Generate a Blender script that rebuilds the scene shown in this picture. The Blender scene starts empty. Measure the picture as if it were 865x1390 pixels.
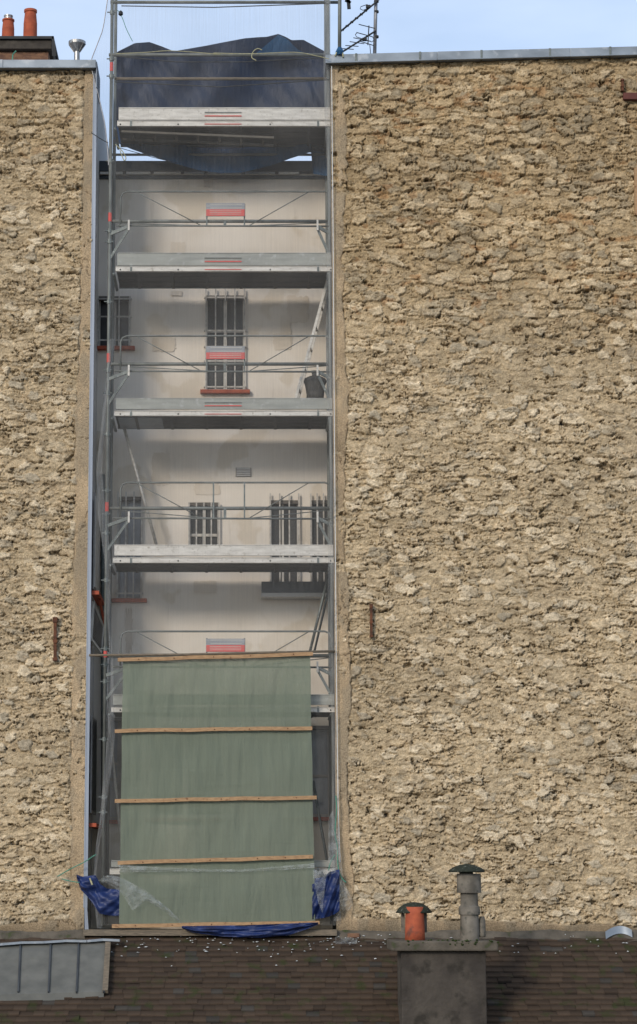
import bpy, bmesh, math, random
import numpy as np
from mathutils import Vector

random.seed(7)
SC = bpy.context.scene
COL = SC.collection
# ------------------------------------------------------------------ camera model
F, CX, CY, HOR, DIST = 2980.0, 330.0, 695.0, 1200.0, 30.0
TH = math.atan((HOR - CY) / F)
def P(px, py, Y):
    """photo position -> point in the vertical plane at depth Y (metres)"""
    a, b = px - CX, CY - py
    dy = F * math.cos(TH) - b * math.sin(TH)
    dz = F * math.sin(TH) + b * math.cos(TH)
    t = (Y + DIST) / dy
    return Vector((a * t, Y, dz * t))
def X(px, Y=0.0, py=700): return P(px, py, Y).x
def Z(py, Y=0.0): return P(CX, py, Y).z

cam = bpy.data.cameras.new('camera')
cam.sensor_fit = 'VERTICAL'; cam.sensor_height = 36.0
cam.lens = F / 1390.0 * 36.0
cam.shift_x = (432.5 - CX) / 1390.0
cam.clip_start = 0.5; cam.clip_end = 5000
co = bpy.data.objects.new('camera', cam); COL.objects.link(co)
co.location = (0, -DIST, 0); co.rotation_euler = (math.pi / 2 + TH, 0, 0)
SC.camera = co
SC.view_settings.view_transform = 'Standard'; SC.view_settings.look = 'None'
SC.view_settings.exposure = 0; SC.view_settings.gamma = 1

# ------------------------------------------------------------------ light
SUN_EL, SUN_AZ = math.radians(24), math.radians(30)     # from the left, behind the camera
w = bpy.data.worlds.new('World'); SC.world = w; w.use_nodes = True
nt = w.node_tree; nt.nodes.clear()
out = nt.nodes.new('ShaderNodeOutputWorld'); bg = nt.nodes.new('ShaderNodeBackground')
sky = nt.nodes.new('ShaderNodeTexSky'); sky.sky_type = 'NISHITA'; sky.sun_disc = False
sky.sun_elevation = SUN_EL; sky.sun_rotation = math.pi + SUN_AZ
sky.air_density = 1.0; sky.dust_density = 0.6; sky.ozone_density = 1.6
tc = nt.nodes.new('ShaderNodeTexCoord'); mp = nt.nodes.new('ShaderNodeMapping')
mp.inputs['Scale'].default_value = (1.6, 1.6, 5.0)
nz = nt.nodes.new('ShaderNodeTexNoise'); nz.inputs['Scale'].default_value = 3.2; nz.inputs['Detail'].default_value = 5
cr = nt.nodes.new('ShaderNodeValToRGB'); cr.color_ramp.elements[0].position = .42; cr.color_ramp.elements[1].position = .78
cr.color_ramp.elements[0].color = (0.45, 0.45, 0.45, 1); cr.color_ramp.elements[1].color = (.85, .85, .85, 1)
mx = nt.nodes.new('ShaderNodeMix'); mx.data_type = 'RGBA'
mx.inputs['B'].default_value = (4.8, 5.65, 7.1, 1)
L = nt.links.new
L(tc.outputs['Generated'], mp.inputs['Vector']); L(mp.outputs['Vector'], nz.inputs['Vector'])
L(nz.outputs['Fac'], cr.inputs['Fac']); L(cr.outputs['Color'], mx.inputs['Factor'])
L(sky.outputs['Color'], mx.inputs['A']); L(mx.outputs['Result'], bg.inputs['Color'])
bg.inputs['Strength'].default_value = 0.17
L(bg.outputs['Background'], out.inputs['Surface'])
sl = bpy.data.lights.new('sun', 'SUN'); sl.energy = 2.1; sl.angle = math.radians(12); sl.color = (1.0, .91, .79)
so = bpy.data.objects.new('sun', sl); COL.objects.link(so)
sd = Vector((-math.sin(SUN_AZ) * math.cos(SUN_EL), -math.cos(SUN_AZ) * math.cos(SUN_EL), math.sin(SUN_EL)))
so.rotation_euler = sd.to_track_quat('Z', 'Y').to_euler()

# ------------------------------------------------------------------ materials
MATS = {}
def mat(name, c1, c2=None, scale=4.0, rough=.8, metal=0.0, stretch=(1, 1, 1), bump=0.0, bscale=40.0, lo=.35, hi=.65,
        c3=None, s3=12.0, f3=.5, spec=.3, detail=6):
    if name in MATS: return MATS[name]
    m = bpy.data.materials.new(name); m.use_nodes = True; n = m.node_tree; b = n.nodes['Principled BSDF']
    b.inputs['Roughness'].default_value = rough; b.inputs['Metallic'].default_value = metal
    b.inputs['Specular IOR Level'].default_value = spec
    c2 = c2 or tuple(x * .75 for x in c1)
    t = n.nodes.new('ShaderNodeTexCoord'); mpn = n.nodes.new('ShaderNodeMapping'); mpn.inputs['Scale'].default_value = stretch
    no = n.nodes.new('ShaderNodeTexNoise'); no.inputs['Scale'].default_value = scale; no.inputs['Detail'].default_value = detail
    r = n.nodes.new('ShaderNodeValToRGB'); r.color_ramp.elements[0].position = lo; r.color_ramp.elements[1].position = hi
    r.color_ramp.elements[0].color = (*c1, 1); r.color_ramp.elements[1].color = (*c2, 1)
    l = n.links.new
    l(t.outputs['Object'], mpn.inputs['Vector']); l(mpn.outputs['Vector'], no.inputs['Vector']); l(no.outputs['Fac'], r.inputs['Fac'])
    res = r.outputs['Color']
    if c3:
        n3 = n.nodes.new('ShaderNodeTexNoise'); n3.inputs['Scale'].default_value = s3; n3.inputs['Detail'].default_value = 8
        r3 = n.nodes.new('ShaderNodeValToRGB'); r3.color_ramp.elements[0].position = f3; r3.color_ramp.elements[1].position = f3 + .12
        mxn = n.nodes.new('ShaderNodeMix'); mxn.data_type = 'RGBA'; mxn.inputs['B'].default_value = (*c3, 1)
        l(t.outputs['Object'], n3.inputs['Vector']); l(n3.outputs['Fac'], r3.inputs['Fac'])
        l(r3.outputs['Color'], mxn.inputs['Factor']); l(res, mxn.inputs['A']); res = mxn.outputs['Result']
    l(res, b.inputs['Base Color'])
    if bump:
        nb = n.nodes.new('ShaderNodeTexNoise'); nb.inputs['Scale'].default_value = bscale; nb.inputs['Detail'].default_value = 5
        bp = n.nodes.new('ShaderNodeBump'); bp.inputs['Strength'].default_value = bump; bp.inputs['Distance'].default_value = .02
        l(t.outputs['Object'], nb.inputs['Vector']); l(nb.outputs['Fac'], bp.inputs['Height']); l(bp.outputs['Normal'], b.inputs['Normal'])
    MATS[name] = m
    return m

M_alu = mat('bright_aluminium', (.66, .63, .57), (.50, .47, .42), 5, .55, .25, (1, 1, 5), c3=(.36, .33, .28), s3=26, f3=.60)
M_galv = mat('galvanised_steel', (.18, .20, .19), (.12, .135, .13), 9, .55, .45, c3=(.42, .43, .42), s3=40, f3=.6)
M_tube = mat('weathered_scaffold_tube', (.20, .21, .195), (.13, .14, .13), 7, .6, .3, (1, 1, .6))
M_toe = mat('grey_galvanised_board', (.34, .345, .31), (.27, .275, .25), 3, .6, .2, (1, 1, 6), c3=(.44, .44, .42), s3=10, f3=.58)
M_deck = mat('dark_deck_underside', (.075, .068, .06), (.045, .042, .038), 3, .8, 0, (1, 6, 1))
M_deckladder = mat('dull_stored_ladder', (.13, .115, .09), (.09, .08, .065), 8, .7)
M_red = mat('faded_red_paint', (.66, .085, .075), (.55, .12, .10), 14, .6)
M_signgrey = mat('sign_grey', (.36, .365, .37), (.22, .23, .24), 3, .6, 0, (.5, 1, 40))
M_hole = mat('dark_hole', (.012, .012, .012), (.02, .02, .02))
M_navy = mat('navy_tarpaulin', (.001, .011, .038), (.003, .018, .056), 1.6, .55, 0, bump=.2, bscale=9)
M_blue = mat('blue_tarpaulin', (.012, .030, .125), (.007, .016, .065), 5, .5, 0, bump=.5, bscale=12, spec=.4)
M_tealb = mat('tarpaulin_blue_underside', (.012, .085, .20), (.008, .055, .13), 2.2, .55, 0, bump=.2, bscale=9)
M_zinc = mat('zinc_sheet', (.30, .335, .37), (.20, .225, .25), 2.5, .5, .35, (1, 1, 2), c3=(.38, .40, .42), s3=7, f3=.58)
M_zincblue = mat('blue_grey_corner_zinc', (.33, .365, .42), (.25, .28, .33), 1.4, .5, .2, (6, 1, .4))
M_darkzinc = mat('dark_zinc_coping', (.085, .095, .105), (.055, .062, .07), 2.5, .55, .3)
M_render = mat('grey_render', (.62, .61, .59), (.50, .49, .475), 1.3, .9, 0, (1, 1, .6), .25, 30, c3=(.13, .11, .09), s3=2.2, f3=.66)
M_darkrender = mat('dark_damp_render', (.05, .048, .045), (.03, .03, .028), 2, .9)
M_terra = mat('terracotta', (.42, .10, .045), (.30, .07, .035), 9, .8, 0, bump=.3, bscale=60, c3=(.16, .06, .04), s3=7, f3=.62)
M_sill = mat('orange_tile_sill', (.42, .095, .045), (.30, .065, .035), 14, .75)
M_white = mat('off_white_paint', (.60, .57, .51), (.50, .47, .42), 6, .6, 0)
M_bars = mat('cream_painted_iron', (.56, .53, .48), (.36, .33, .29), 18, .6, 0)
M_frame = mat('weathered_window_frame', (.33, .31, .29), (.24, .225, .21), 6, .7)
M_lintel = mat('lintel_painted_shade', (.14, .12, .10), (.10, .088, .075), 6, .8)  # shade at the head of the openings put into the lintel colour
M_pane = mat('dark_window_glass', (.030, .029, .027), (.055, .052, .048), 1.6, .3, 0, spec=.3)
M_pane2 = mat('grey_curtained_glass', (.27, .285, .31), (.17, .18, .20), 2.2, .25, 0, (4, 1, 1), spec=.5)
M_wood = mat('pine_batten', (.42, .265, .14), (.30, .18, .095), 9, .8, 0, (1.5, 1, 8), c3=(.20, .10, .05), s3=13, f3=.60)
M_oldwood = mat('old_grey_wood', (.20, .16, .115), (.12, .10, .075), 9, .85, 0, (1.5, 1, 8))
M_rust = mat('rusty_iron', (.075, .035, .022), (.15, .06, .03), 16, .9)
M_rustred = mat('red_oxide_iron', (.13, .045, .035), (.09, .033, .028), 8, .8)
M_black = mat('black_plastic', (.016, .017, .018), (.03, .031, .032), 6, .6)
M_bag = mat('dark_grey_rubble_bag', (.052, .050, .048), (.10, .097, .09), 9, .6, 0, (1, 1, .4), .6, 14)
M_cement = mat('mossy_cement', (.13, .11, .085), (.075, .065, .05), 6, .95, 0, (1, 1, 1), .5, 30, c3=(.045, .06, .018), s3=6, f3=.60)
M_chbody = mat('chimney_render', (.085, .072, .058), (.045, .038, .032), 3.5, .95, 0, (1, 1, .6), bump=.9, bscale=14, c3=(.035, .03, .024), s3=5, f3=.56)
M_brick = mat('sooty_brick', (.22, .12, .07), (.12, .065, .045), 8, .95, 0, (1, 1, 3), .5, 30)
M_cowl = mat('sooty_zinc_cowl', (.21, .185, .15), (.10, .088, .07), 6, .65, .1, c3=(.06, .062, .05), s3=9, f3=.56)
M_cowltop = mat('mossy_cowl_cap', (.03, .036, .024), (.016, .02, .013), 22, .8, 0, c3=(.20, .21, .18), s3=30, f3=.60)
M_steel = mat('stainless_steel', (.42, .41, .39), (.26, .25, .24), 6, .35, .7, (5, 5, 1))
M_ropeg = mat('green_rope', (.06, .20, .14), (.10, .28, .2), 30, .9)
M_ropey = mat('pale_yellow_rope', (.48, .44, .25), (.3, .3, .2), 30, .9)
M_ropeb = mat('dark_cable', (.05, .055, .06), (.03, .03, .03), 30, .8)
M_mast = mat('antenna_aluminium', (.28, .28, .29), (.19, .19, .2), 10, .5, .5)
M_flake = mat('pale_debris', (.62, .62, .60), (.40, .42, .40), 20, .8)
M_skyl = mat('rooflight_sheet', (.15, .15, .135), (.105, .107, .098), 4, .6, 0, (1, 1, 1), c3=(.13, .13, .11), s3=11, f3=.62)
M_ground = mat('asphalt', (.05, .05, .05), (.065, .064, .062), 3, .95)
M_white_line = mat('chalk_white', (.75, .75, .73), (.6, .6, .58), 20, .8)

def sheet_mat(name, col, fac, streak=.06, transl=.4, scale=(60, 1, 1.2), veins=None):
    """woven net / thin film: part of the surface is open, the rest is diffuse + translucent"""
    m = bpy.data.materials.new(name); m.use_nodes = True; n = m.node_tree; n.nodes.clear(); l = n.links.new
    o = n.nodes.new('ShaderNodeOutputMaterial'); tr = n.nodes.new('ShaderNodeBsdfTransparent')
    d = n.nodes.new('ShaderNodeBsdfDiffuse'); d.inputs['Color'].default_value = (*col, 1)
    tl = n.nodes.new('ShaderNodeBsdfTranslucent'); tl.inputs['Color'].default_value = (*col, 1)
    m1 = n.nodes.new('ShaderNodeMixShader'); m1.inputs['Fac'].default_value = transl
    m2 = n.nodes.new('ShaderNodeMixShader')
    t = n.nodes.new('ShaderNodeTexCoord'); mpn = n.nodes.new('ShaderNodeMapping'); mpn.inputs['Scale'].default_value = scale
    no = n.nodes.new('ShaderNodeTexNoise'); no.inputs['Scale'].default_value = 1.0; no.inputs['Detail'].default_value = 3
    no2 = n.nodes.new('ShaderNodeTexNoise'); no2.inputs['Scale'].default_value = 1.1; no2.inputs['Detail'].default_value = 4
    a = n.nodes.new('ShaderNodeMapRange'); a.inputs['From Min'].default_value = .3; a.inputs['From Max'].default_value = .7
    a.inputs['To Min'].default_value = -streak; a.inputs['To Max'].default_value = streak
    b = n.nodes.new('ShaderNodeMapRange'); b.inputs['From Min'].default_value = .3; b.inputs['From Max'].default_value = .7
    b.inputs['To Min'].default_value = fac - streak; b.inputs['To Max'].default_value = fac + streak
    ad = n.nodes.new('ShaderNodeMath'); ad.operation = 'ADD'; ad.use_clamp = True
    l(t.outputs['Object'], mpn.inputs['Vector']); l(mpn.outputs['Vector'], no.inputs['Vector']); l(t.outputs['Object'], no2.inputs['Vector'])
    l(no.outputs['Fac'], a.inputs['Value']); l(no2.outputs['Fac'], b.inputs['Value'])
    l(a.outputs['Result'], ad.inputs[0]); l(b.outputs['Result'], ad.inputs[1])
    l(d.outputs[0], m1.inputs[1]); l(tl.outputs[0], m1.inputs[2]); l(tr.outputs[0], m2.inputs[1]); l(m1.outputs[0], m2.inputs[2])
    l(ad.outputs[0], m2.inputs['Fac']); l(m2.outputs[0], o.inputs['Surface'])
    return m
M_net = sheet_mat('debris_net', (.45, .44, .42), .135, .035)
M_nethem = sheet_mat('debris_net_hem', (.50, .51, .51), .22, .09, scale=(90, 1, 3))
M_film = sheet_mat('clear_plastic_film', (.66, .69, .68), .27, .17, scale=(9, 1, 9))
M_green = sheet_mat('green_woven_tarp', (.235, .268, .205), .89, .04, transl=.3, scale=(40, 1, 2))

def creases(m, layers):
    n = m.node_tree; l = n.links.new; t = n.nodes.new('ShaderNodeTexCoord'); last = None
    for (sc, st, dist, rot) in layers:
        mpn = n.nodes.new('ShaderNodeMapping'); mpn.inputs['Scale'].default_value = st; mpn.inputs['Rotation'].default_value = (0, rot, 0)
        no = n.nodes.new('ShaderNodeTexNoise'); no.inputs['Scale'].default_value = sc; no.inputs['Detail'].default_value = 3; no.inputs['Distortion'].default_value = .6
        bp = n.nodes.new('ShaderNodeBump'); bp.inputs['Strength'].default_value = .8; bp.inputs['Distance'].default_value = dist
        l(t.outputs['Object'], mpn.inputs['Vector']); l(mpn.outputs['Vector'], no.inputs['Vector']); l(no.outputs['Fac'], bp.inputs['Height'])
        if last: l(last, bp.inputs['Normal'])
        last = bp.outputs['Normal']
    for q in n.nodes:
        if 'Normal' in q.inputs and q.type in ('BSDF_DIFFUSE', 'BSDF_TRANSLUCENT', 'BSDF_PRINCIPLED'): l(last, q.inputs['Normal'])
creases(M_green, [(1.4, (4, 1, .8), .020, 0), (1.3, (4, 1, .6), .034, .75), (1.1, (4, 1, .7), .026, -.6), (1.5, (.7, 1, 6), .010, 0)])
creases(M_navy, [(1.6, (2, 1, 1), .05, .5), (3.2, (3, 1, 1), .02, -.6)])
creases(M_tealb, [(1.6, (2, 1, 1), .08, 1.2), (3.2, (3, 1, 1), .04, .9)])
creases(M_blue, [(3, (1, 1, 2.5), .04, .6), (5, (2, 1, 1), .012, -.6)])
creases(M_film, [(9, (1, 1, 2.5), .04, .7), (14, (2, 1, 1), .02, -.6)])

# ------------------------------------------------------------------ mesh helpers
class MB:
    def __init__(s): s.v = []; s.f = []
    def add(s, vs, fs):
        k = len(s.v); s.v += [tuple(v) for v in vs]; s.f += [tuple(i + k for i in f) for f in fs]; return s
    def box(s, a, b):
        (x0, y0, z0), (x1, y1, z1) = a, b
        x0, x1 = min(x0, x1), max(x0, x1); y0, y1 = min(y0, y1), max(y0, y1); z0, z1 = min(z0, z1), max(z0, z1)
        return s.add([(x0, y0, z0), (x1, y0, z0), (x1, y1, z0), (x0, y1, z0), (x0, y0, z1), (x1, y0, z1), (x1, y1, z1), (x0, y1, z1)],
                     [(0, 3, 2, 1), (4, 5, 6, 7), (0, 1, 5, 4), (1, 2, 6, 5), (2, 3, 7, 6), (3, 0, 4, 7)])
    def bar(s, p, q, wx, wz):
        """rectangular bar from p to q; wx = width across depth-ish, wz = other width"""
        p, q = Vector(p), Vector(q); d = (q - p).normalized()
        up = Vector((0, 1, 0)) if abs(d.y) < .9 else Vector((1, 0, 0))
        u = d.cross(up).normalized(); v = d.cross(u).normalized()
        vs = [c + u * a * wz / 2 + v * b * wx / 2 for c in (p, q) for a, b in ((-1, -1), (1, -1), (1, 1), (-1, 1))]
        return s.add(vs, [(0, 1, 2, 3), (7, 6, 5, 4), (0, 4, 5, 1), (1, 5, 6, 2), (2, 6, 7, 3), (3, 7, 4, 0)])
    def tube(s, pts, r, n=8):
        pts = [Vector(p) for p in pts]; rings = []
        prev = None
        for i, p in enumerate(pts):
            d = (pts[min(i + 1, len(pts) - 1)] - pts[max(i - 1, 0)])
            if d.length < 1e-9: d = Vector((0, 0, 1))
            d.normalize()
            up = Vector((0, 1, 0)) if abs(d.y) < .9 else Vector((1, 0, 0))
            u = d.cross(up).normalized(); v = d.cross(u).normalized()
            rr = r[i] if isinstance(r, (list, tuple)) else r
            rings.append([p + u * math.cos(2 * math.pi * k / n) * rr + v * math.sin(2 * math.pi * k / n) * rr for k in range(n)])
        vs = [q for ring in rings for q in ring]; fs = []
        for i in range(len(rings) - 1):
            for k in range(n):
                a, b = i * n + k, i * n + (k + 1) % n
                fs.append((a, b, b + n, a + n))
        fs.append(tuple(range(n - 1, -1, -1))); fs.append(tuple(range(len(vs) - n, len(vs))))
        return s.add(vs, fs)
    def lathe(s, c, prof, n=28, wob=0):
        vs = []; fs = []
        for (r, z) in prof:
            for k in range(n):
                a = 2 * math.pi * k / n; rr = r * (1 + wob * math.sin(3 * a + z * 9))
                vs.append((c[0] + rr * math.cos(a), c[1] + rr * math.sin(a), c[2] + z))
        for i in range(len(prof) - 1):
            for k in range(n):
                a, b = i * n + k, i * n + (k + 1) % n
                fs.append((a, b, b + n, a + n))
        fs.append(tuple(range(n - 1, -1, -1))); fs.append(tuple(range(len(vs) - n, len(vs))))
        return s.add(vs, fs)
    def grid(s, fn, nu, nv):
        """fn(u,v) -> point"""
        vs = [fn(i / nu, j / nv) for j in range(nv + 1) for i in range(nu + 1)]
        fs = [(j * (nu + 1) + i, j * (nu + 1) + i + 1, (j + 1) * (nu + 1) + i + 1, (j + 1) * (nu + 1) + i) for j in range(nv) for i in range(nu)]
        return s.add(vs, fs)

def org(parent):
    return Vector(parent['_o']) if parent is not None and '_o' in parent else Vector((0, 0, 0))
def obj(name, mb, material, parent=None, smooth=False, label=None, bevel=0):
    o_ = org(parent)
    if parent is None:     # origin at base centre
        xs, ys, zs = zip(*mb.v); o_ = Vector(((min(xs) + max(xs)) / 2, (min(ys) + max(ys)) / 2, min(zs)))
    me = bpy.data.meshes.new(name); me.from_pydata([tuple(Vector(v) - o_) for v in mb.v], [], mb.f); me.update()
    me.materials.append(material)
    if smooth: me.polygons.foreach_set('use_smooth', [True] * len(me.polygons))
    o = bpy.data.objects.new(name, me); COL.objects.link(o)
    if parent is not None: o.parent = parent
    else: o.location = o_
    o['_o'] = list(o_)
    if bevel:
        b = o.modifiers.new('bevel', 'BEVEL'); b.width = bevel; b.segments = 2; b.limit_method = 'ANGLE'
    if label: o['label'] = label
    return o
def thing(name, label, cat, loc, group=None):
    o = bpy.data.objects.new(name, None); COL.objects.link(o); o.location = loc; o['_o'] = list(loc)
    o.empty_display_size = .2
    o['label'] = label; o['category'] = cat
    if group: o['group'] = group
    return o
def tag(o, label, cat, group=None, kind=None):
    o['label'] = label; o['category'] = cat
    if group: o['group'] = group
    if kind: o['kind'] = kind
    return o

# ------------------------------------------------------------------ numpy noise for the rubble relief
def h2(ix, iy, k):
    n = (ix.astype(np.int64) * 374761393 + iy.astype(np.int64) * 668265263 + k * 974634777) & 0xffffffff
    n = ((n ^ (n >> 13)) * 1274126177) & 0xffffffff
    n = ((n ^ (n >> 16)) * 2246822519) & 0xffffffff
    return ((n ^ (n >> 15)) & 0xffffff) / float(0xffffff)
def vn(x, y, k=0):
    ix, iy = np.floor(x), np.floor(y); fx, fy = x - ix, y - iy
    fx = fx * fx * (3 - 2 * fx); fy = fy * fy * (3 - 2 * fy)
    a, b, c, d = h2(ix, iy, k), h2(ix + 1, iy, k), h2(ix, iy + 1, k), h2(ix + 1, iy + 1, k)
    return (a * (1 - fx) + b * fx) * (1 - fy) + (c * (1 - fx) + d * fx) * fy
def fbm(x, y, k=0, o=4):
    s = 0; a = .5; t = 0
    for i in range(o):
        s = s + a * vn(x * 2 ** i + 17.3 * i, y * 2 ** i + 5.1 * i, k + i * 7); t += a; a *= .55
    return s / t
def voro(x, y, k):
    ix, iy = np.floor(x), np.floor(y)
    F1 = np.full(x.shape, 9.); F2 = np.full(x.shape, 9.)
    rid = np.zeros(x.shape); cy = np.zeros(x.shape); cx = np.zeros(x.shape); r2 = np.zeros(x.shape); r3 = np.zeros(x.shape)
    for dx in (-1, 0, 1):
        for dy in (-1, 0, 1):
            gx, gy = ix + dx, iy + dy
            px = gx + .12 + .76 * h2(gx, gy, k); py = gy + .12 + .76 * h2(gx, gy, k + 1)
            d = np.sqrt((px - x) ** 2 + (py - y) ** 2)
            near = d < F1
            F2 = np.where(near, F1, np.minimum(F2, d))
            F1 = np.where(near, d, F1)
            rid = np.where(near, h2(gx, gy, k + 2), rid); r2 = np.where(near, h2(gx, gy, k + 3), r2); r3 = np.where(near, h2(gx, gy, k + 4), r3)
            cy = np.where(near, y - py, cy); cx = np.where(near, x - px, cx)
    return F1, F2, rid, r2, r3, cx, cy
def ss(a, b, x):
    t = np.clip((x - a) / (b - a), 0, 1); return t * t * (3 - 2 * t)

def rubble(U, V, plaster, top):
    """height (m, outwards) and colour of the rubble wall; plaster in 0..1 smooths it over"""
    jag = fbm(U * 24, V * 34, 5, 4) - .5
    jag2 = fbm(U * 27 + 9, V * 31, 11, 4) - .5
    wu = U + .17 * (fbm(U * 4, V * 6, 3, 3) - .5) + .085 * jag
    wv = V + .13 * (fbm(U * 3, V * 5, 9, 3) - .5) + .055 * jag2
    zone = ss(.40, .60, fbm(U * .6, V * .8, 21, 3) * .5 + .5 * top)          # 1: larger laid stones
    smooth = ss(.52, .66, fbm(U * 1.9 + 5, V * 2.8, 23, 4))                  # mortar spread over the stones
    F1, F2, a, b, c, cx, cy = voro(wu / .25, wv / .135, 31)
    e = ss(.02, .16, F2 - F1); ston = (a > .60 - .30 * zone) * 1.0
    big = ston * e * (.006 + .022 * b - (.05 + .16 * np.abs(np.sin(a * 91))) * cy * .135)
    G1, G2, a2, b2, c2, gx, gy = voro(wu / .115, wv / .050, 51)
    e2 = ss(.0, .14, G2 - G1); chip = (a2 > .50) * 1.0
    mid = chip * e2 * (.002 + .022 * b2 * b2 - .38 * gy * .050 - .05 * gx * .115)
    H1, H2, a3, b3, c3, hx, hy = voro(wu / .06, wv / .022, 71)
    e3 = ss(.0, .2, H2 - H1)
    fine = (a3 > .5) * e3 * (.001 + .009 * b3 - .35 * hy * .022)
    rough = ss(.35, .65, fbm(U * 1.5, V * 2.2, 81, 4))
    cover = 1 - .8 * smooth
    inb = zone * ston * e
    h = big * (.8 + .3 * zone) * (.4 + .6 * cover) + mid * (1 - .75 * inb) * (.45 + .75 * rough) * cover + fine * (1 - .7 * inb) * (.35 + .65 * cover)
    h += .045 * (fbm(U * 1.6, V * 2.6, 91, 3) - .5) + .016 * (fbm(wu * 9, wv * 22, 93, 4) - .5) * cover + .012 * (fbm(U * 42, V * 66, 95, 3) - .5)
    # ledges: ragged near-horizontal steps whose undersides fall back sharply
    g = wv * 8.5 + 1.3 * fbm(wu * 1.9, wv * 1.2, 97, 3); fr = g - np.floor(g); lid = np.floor(g)
    amp = ss(.50, .72, vn(wu * 2.6 + lid * 13.7, lid * 3.1, 99)) * (.4 + .6 * rough)
    h += .020 * amp * ((1 - fr) ** 1.5) * ss(0, .05, fr)
    g2 = wv * 19 + 1.1 * fbm(wu * 4.5 + 7, wv * 3, 197, 3); f2 = g2 - np.floor(g2); l2 = np.floor(g2)
    amp2 = ss(.50, .75, vn(wu * 6 + l2 * 7.7, l2 * 5.3, 199)) * (.3 + .7 * cover)
    h += .010 * amp2 * ((1 - f2) ** 1.4) * ss(0, .08, f2)
    # thin wandering crevices under ledges and stones
    under = (1 - ss(.0, .10, np.minimum(fr, 1) )) * amp * ss(.80, 1., fr + .9)
    crk = ss(.93, .985, fr) * amp * ss(.55, .7, vn(wu * 4 + lid * 3.3, lid * 1.7, 207))
    crk2 = ss(.88, .96, f2) * amp2 * ss(.5, .7, vn(wu * 8 + l2 * 5.3, l2 * 2.7, 209)) * (1 - .6 * smooth)
    stc = ston * (1 - ss(.0, .07, F2 - F1)) * ss(.48, .58, fbm(U * 5, V * 6, 211, 2)) * ss(.1, -.25, cy) if False else ston * (1 - ss(.0, .07, F2 - F1)) * ss(.46, .58, fbm(U * 5, V * 6, 211, 2)) * (1 - ss(-.30, -.05, cy))
    chc = chip * (1 - ss(.0, .13, G2 - G1)) * ss(.48, .56, vn(U * 11, V * 15, 213)) * (1 - ss(-.25, .0, gy)) * (1 - .7 * inb) * (1 - .7 * smooth)
    ftc = (a3 > .4) * (1 - ss(.0, .2, H2 - H1)) * ss(.5, .6, vn(U * 17, V * 23, 215)) * (1 - ss(-.2, .05, hy)) * (1 - .7 * smooth)
    cr = np.clip(np.maximum(np.maximum(np.maximum(crk, crk2 * .8), stc), np.maximum(chc * .9, ftc * .6)), 0, 1)
    h -= .070 * cr
    pit = ss(.77, .82, fbm(wu * 8, wv * 26, 121, 2)); h -= .05 * pit
    # colours (linear)
    mort = np.array([.425, .328, .202]); tan = np.array([.525, .412, .266]); grey = np.array([.385, .332, .246]); cream = np.array([.67, .555, .39])
    orange = np.array([.36, .19, .08]); brown = np.array([.225, .16, .092])
    n1 = fbm(U * 3, V * 4, 131, 4)[..., None]; n2 = fbm(U * 22, V * 34, 133, 4)[..., None]; n3 = fbm(U * .8, V * 1.1, 135, 3)[..., None]
    col = mort * (1 - n1) + tan * n1
    sc = np.where((c > .74)[..., None], cream, np.where((c < (.12 + .22 * zone))[..., None], grey, tan))
    k = (ston * e * (.45 + .55 * cover))[..., None] * .7
    col = col * (1 - k) + sc * k
    cc = np.where((c2 > .88)[..., None], cream, np.where((c2 < .12)[..., None], grey, tan * .95))
    k = (chip * e2 * (1 - .6 * inb))[..., None] * .42
    col = col * (1 - k) + cc * k
    Q1, Q2, qa, qb, qc, qx, qy = voro(wu / .17 + 7.7, wv / .105 + 3.1, 331)
    qe = ss(.03, .14, Q2 - Q1) * (qa > .86)
    col = col * (1 - .7 * qe[..., None]) + np.where((qb > .45)[..., None], cream, np.where((qb > .2)[..., None], tan, grey)) * .7 * qe[..., None]
    h = h * (1 - .75 * qe) + (.024 + .014 * qc - .10 * qy * .105) * .75 * qe; cr = cr * (1 - .9 * qe)
    og = (ss(.66, .76, fbm(wu * 4.5, wv * 9, 141, 3)) * (.10 + .90 * zone) * .55)[..., None]
    col = col * (1 - og) + orange * og
    bg_ = (ss(.56, .72, fbm(wu * 9, wv * 20, 143, 3)) * .38)[..., None]
    col = col * (1 - bg_) + brown * bg_
    col *= (.52 + .92 * n2) * (.82 + .36 * n3)
    shade_dirt = np.clip(cr * .8 + pit * .6 + (1 - e) * ston * .22 * cover + (1 - e2) * chip * .18 * cover, 0, 1)[..., None]  # crevice dirt plus painted shade, both darkening the stone colour
    col = col * (1 - .65 * shade_dirt)
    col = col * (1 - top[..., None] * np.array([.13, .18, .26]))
    # plaster
    pc = np.array([.41, .305, .19]) * (.60 + .78 * fbm(U * 3.2, V * 1.5, 151, 5))[..., None]
    pc2 = np.array([.28, .23, .16]); q = ss(.46, .62, fbm(U * 5, V * 2.1, 153, 5))[..., None]
    pc = pc * (1 - q * .6) + pc2 * q * .6
    pcr = (1 - ss(.0, .012, np.abs(fbm(U * 2.3 + .5, V * 2.4, 155, 5) - .5))) * ss(.45, .58, fbm(U * 2, V * 1.1, 157, 2))
    pc *= (1 - .6 * pcr)[..., None]
    ph = .016 + .016 * (fbm(U * 3, V * 3, 161, 4) - .5) - .014 * pcr + .004 * (fbm(U * 35, V * 35, 163, 3) - .5)
    broke = ss(.57, .61, fbm(U * 6, V * 3.0, 165, 5)) * ss(.47, .56, fbm(U * .7, V * 1.1, 167, 3)) * ss(.3, .6, V)
    damp = (1 - ss(-.65, -.38, V + .1 * (fbm(U * 2, V * 2, 177, 3) - .5)))[..., None]
    pc = pc * (1 - .45 * damp)
    p = plaster * (1 - broke)
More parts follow.
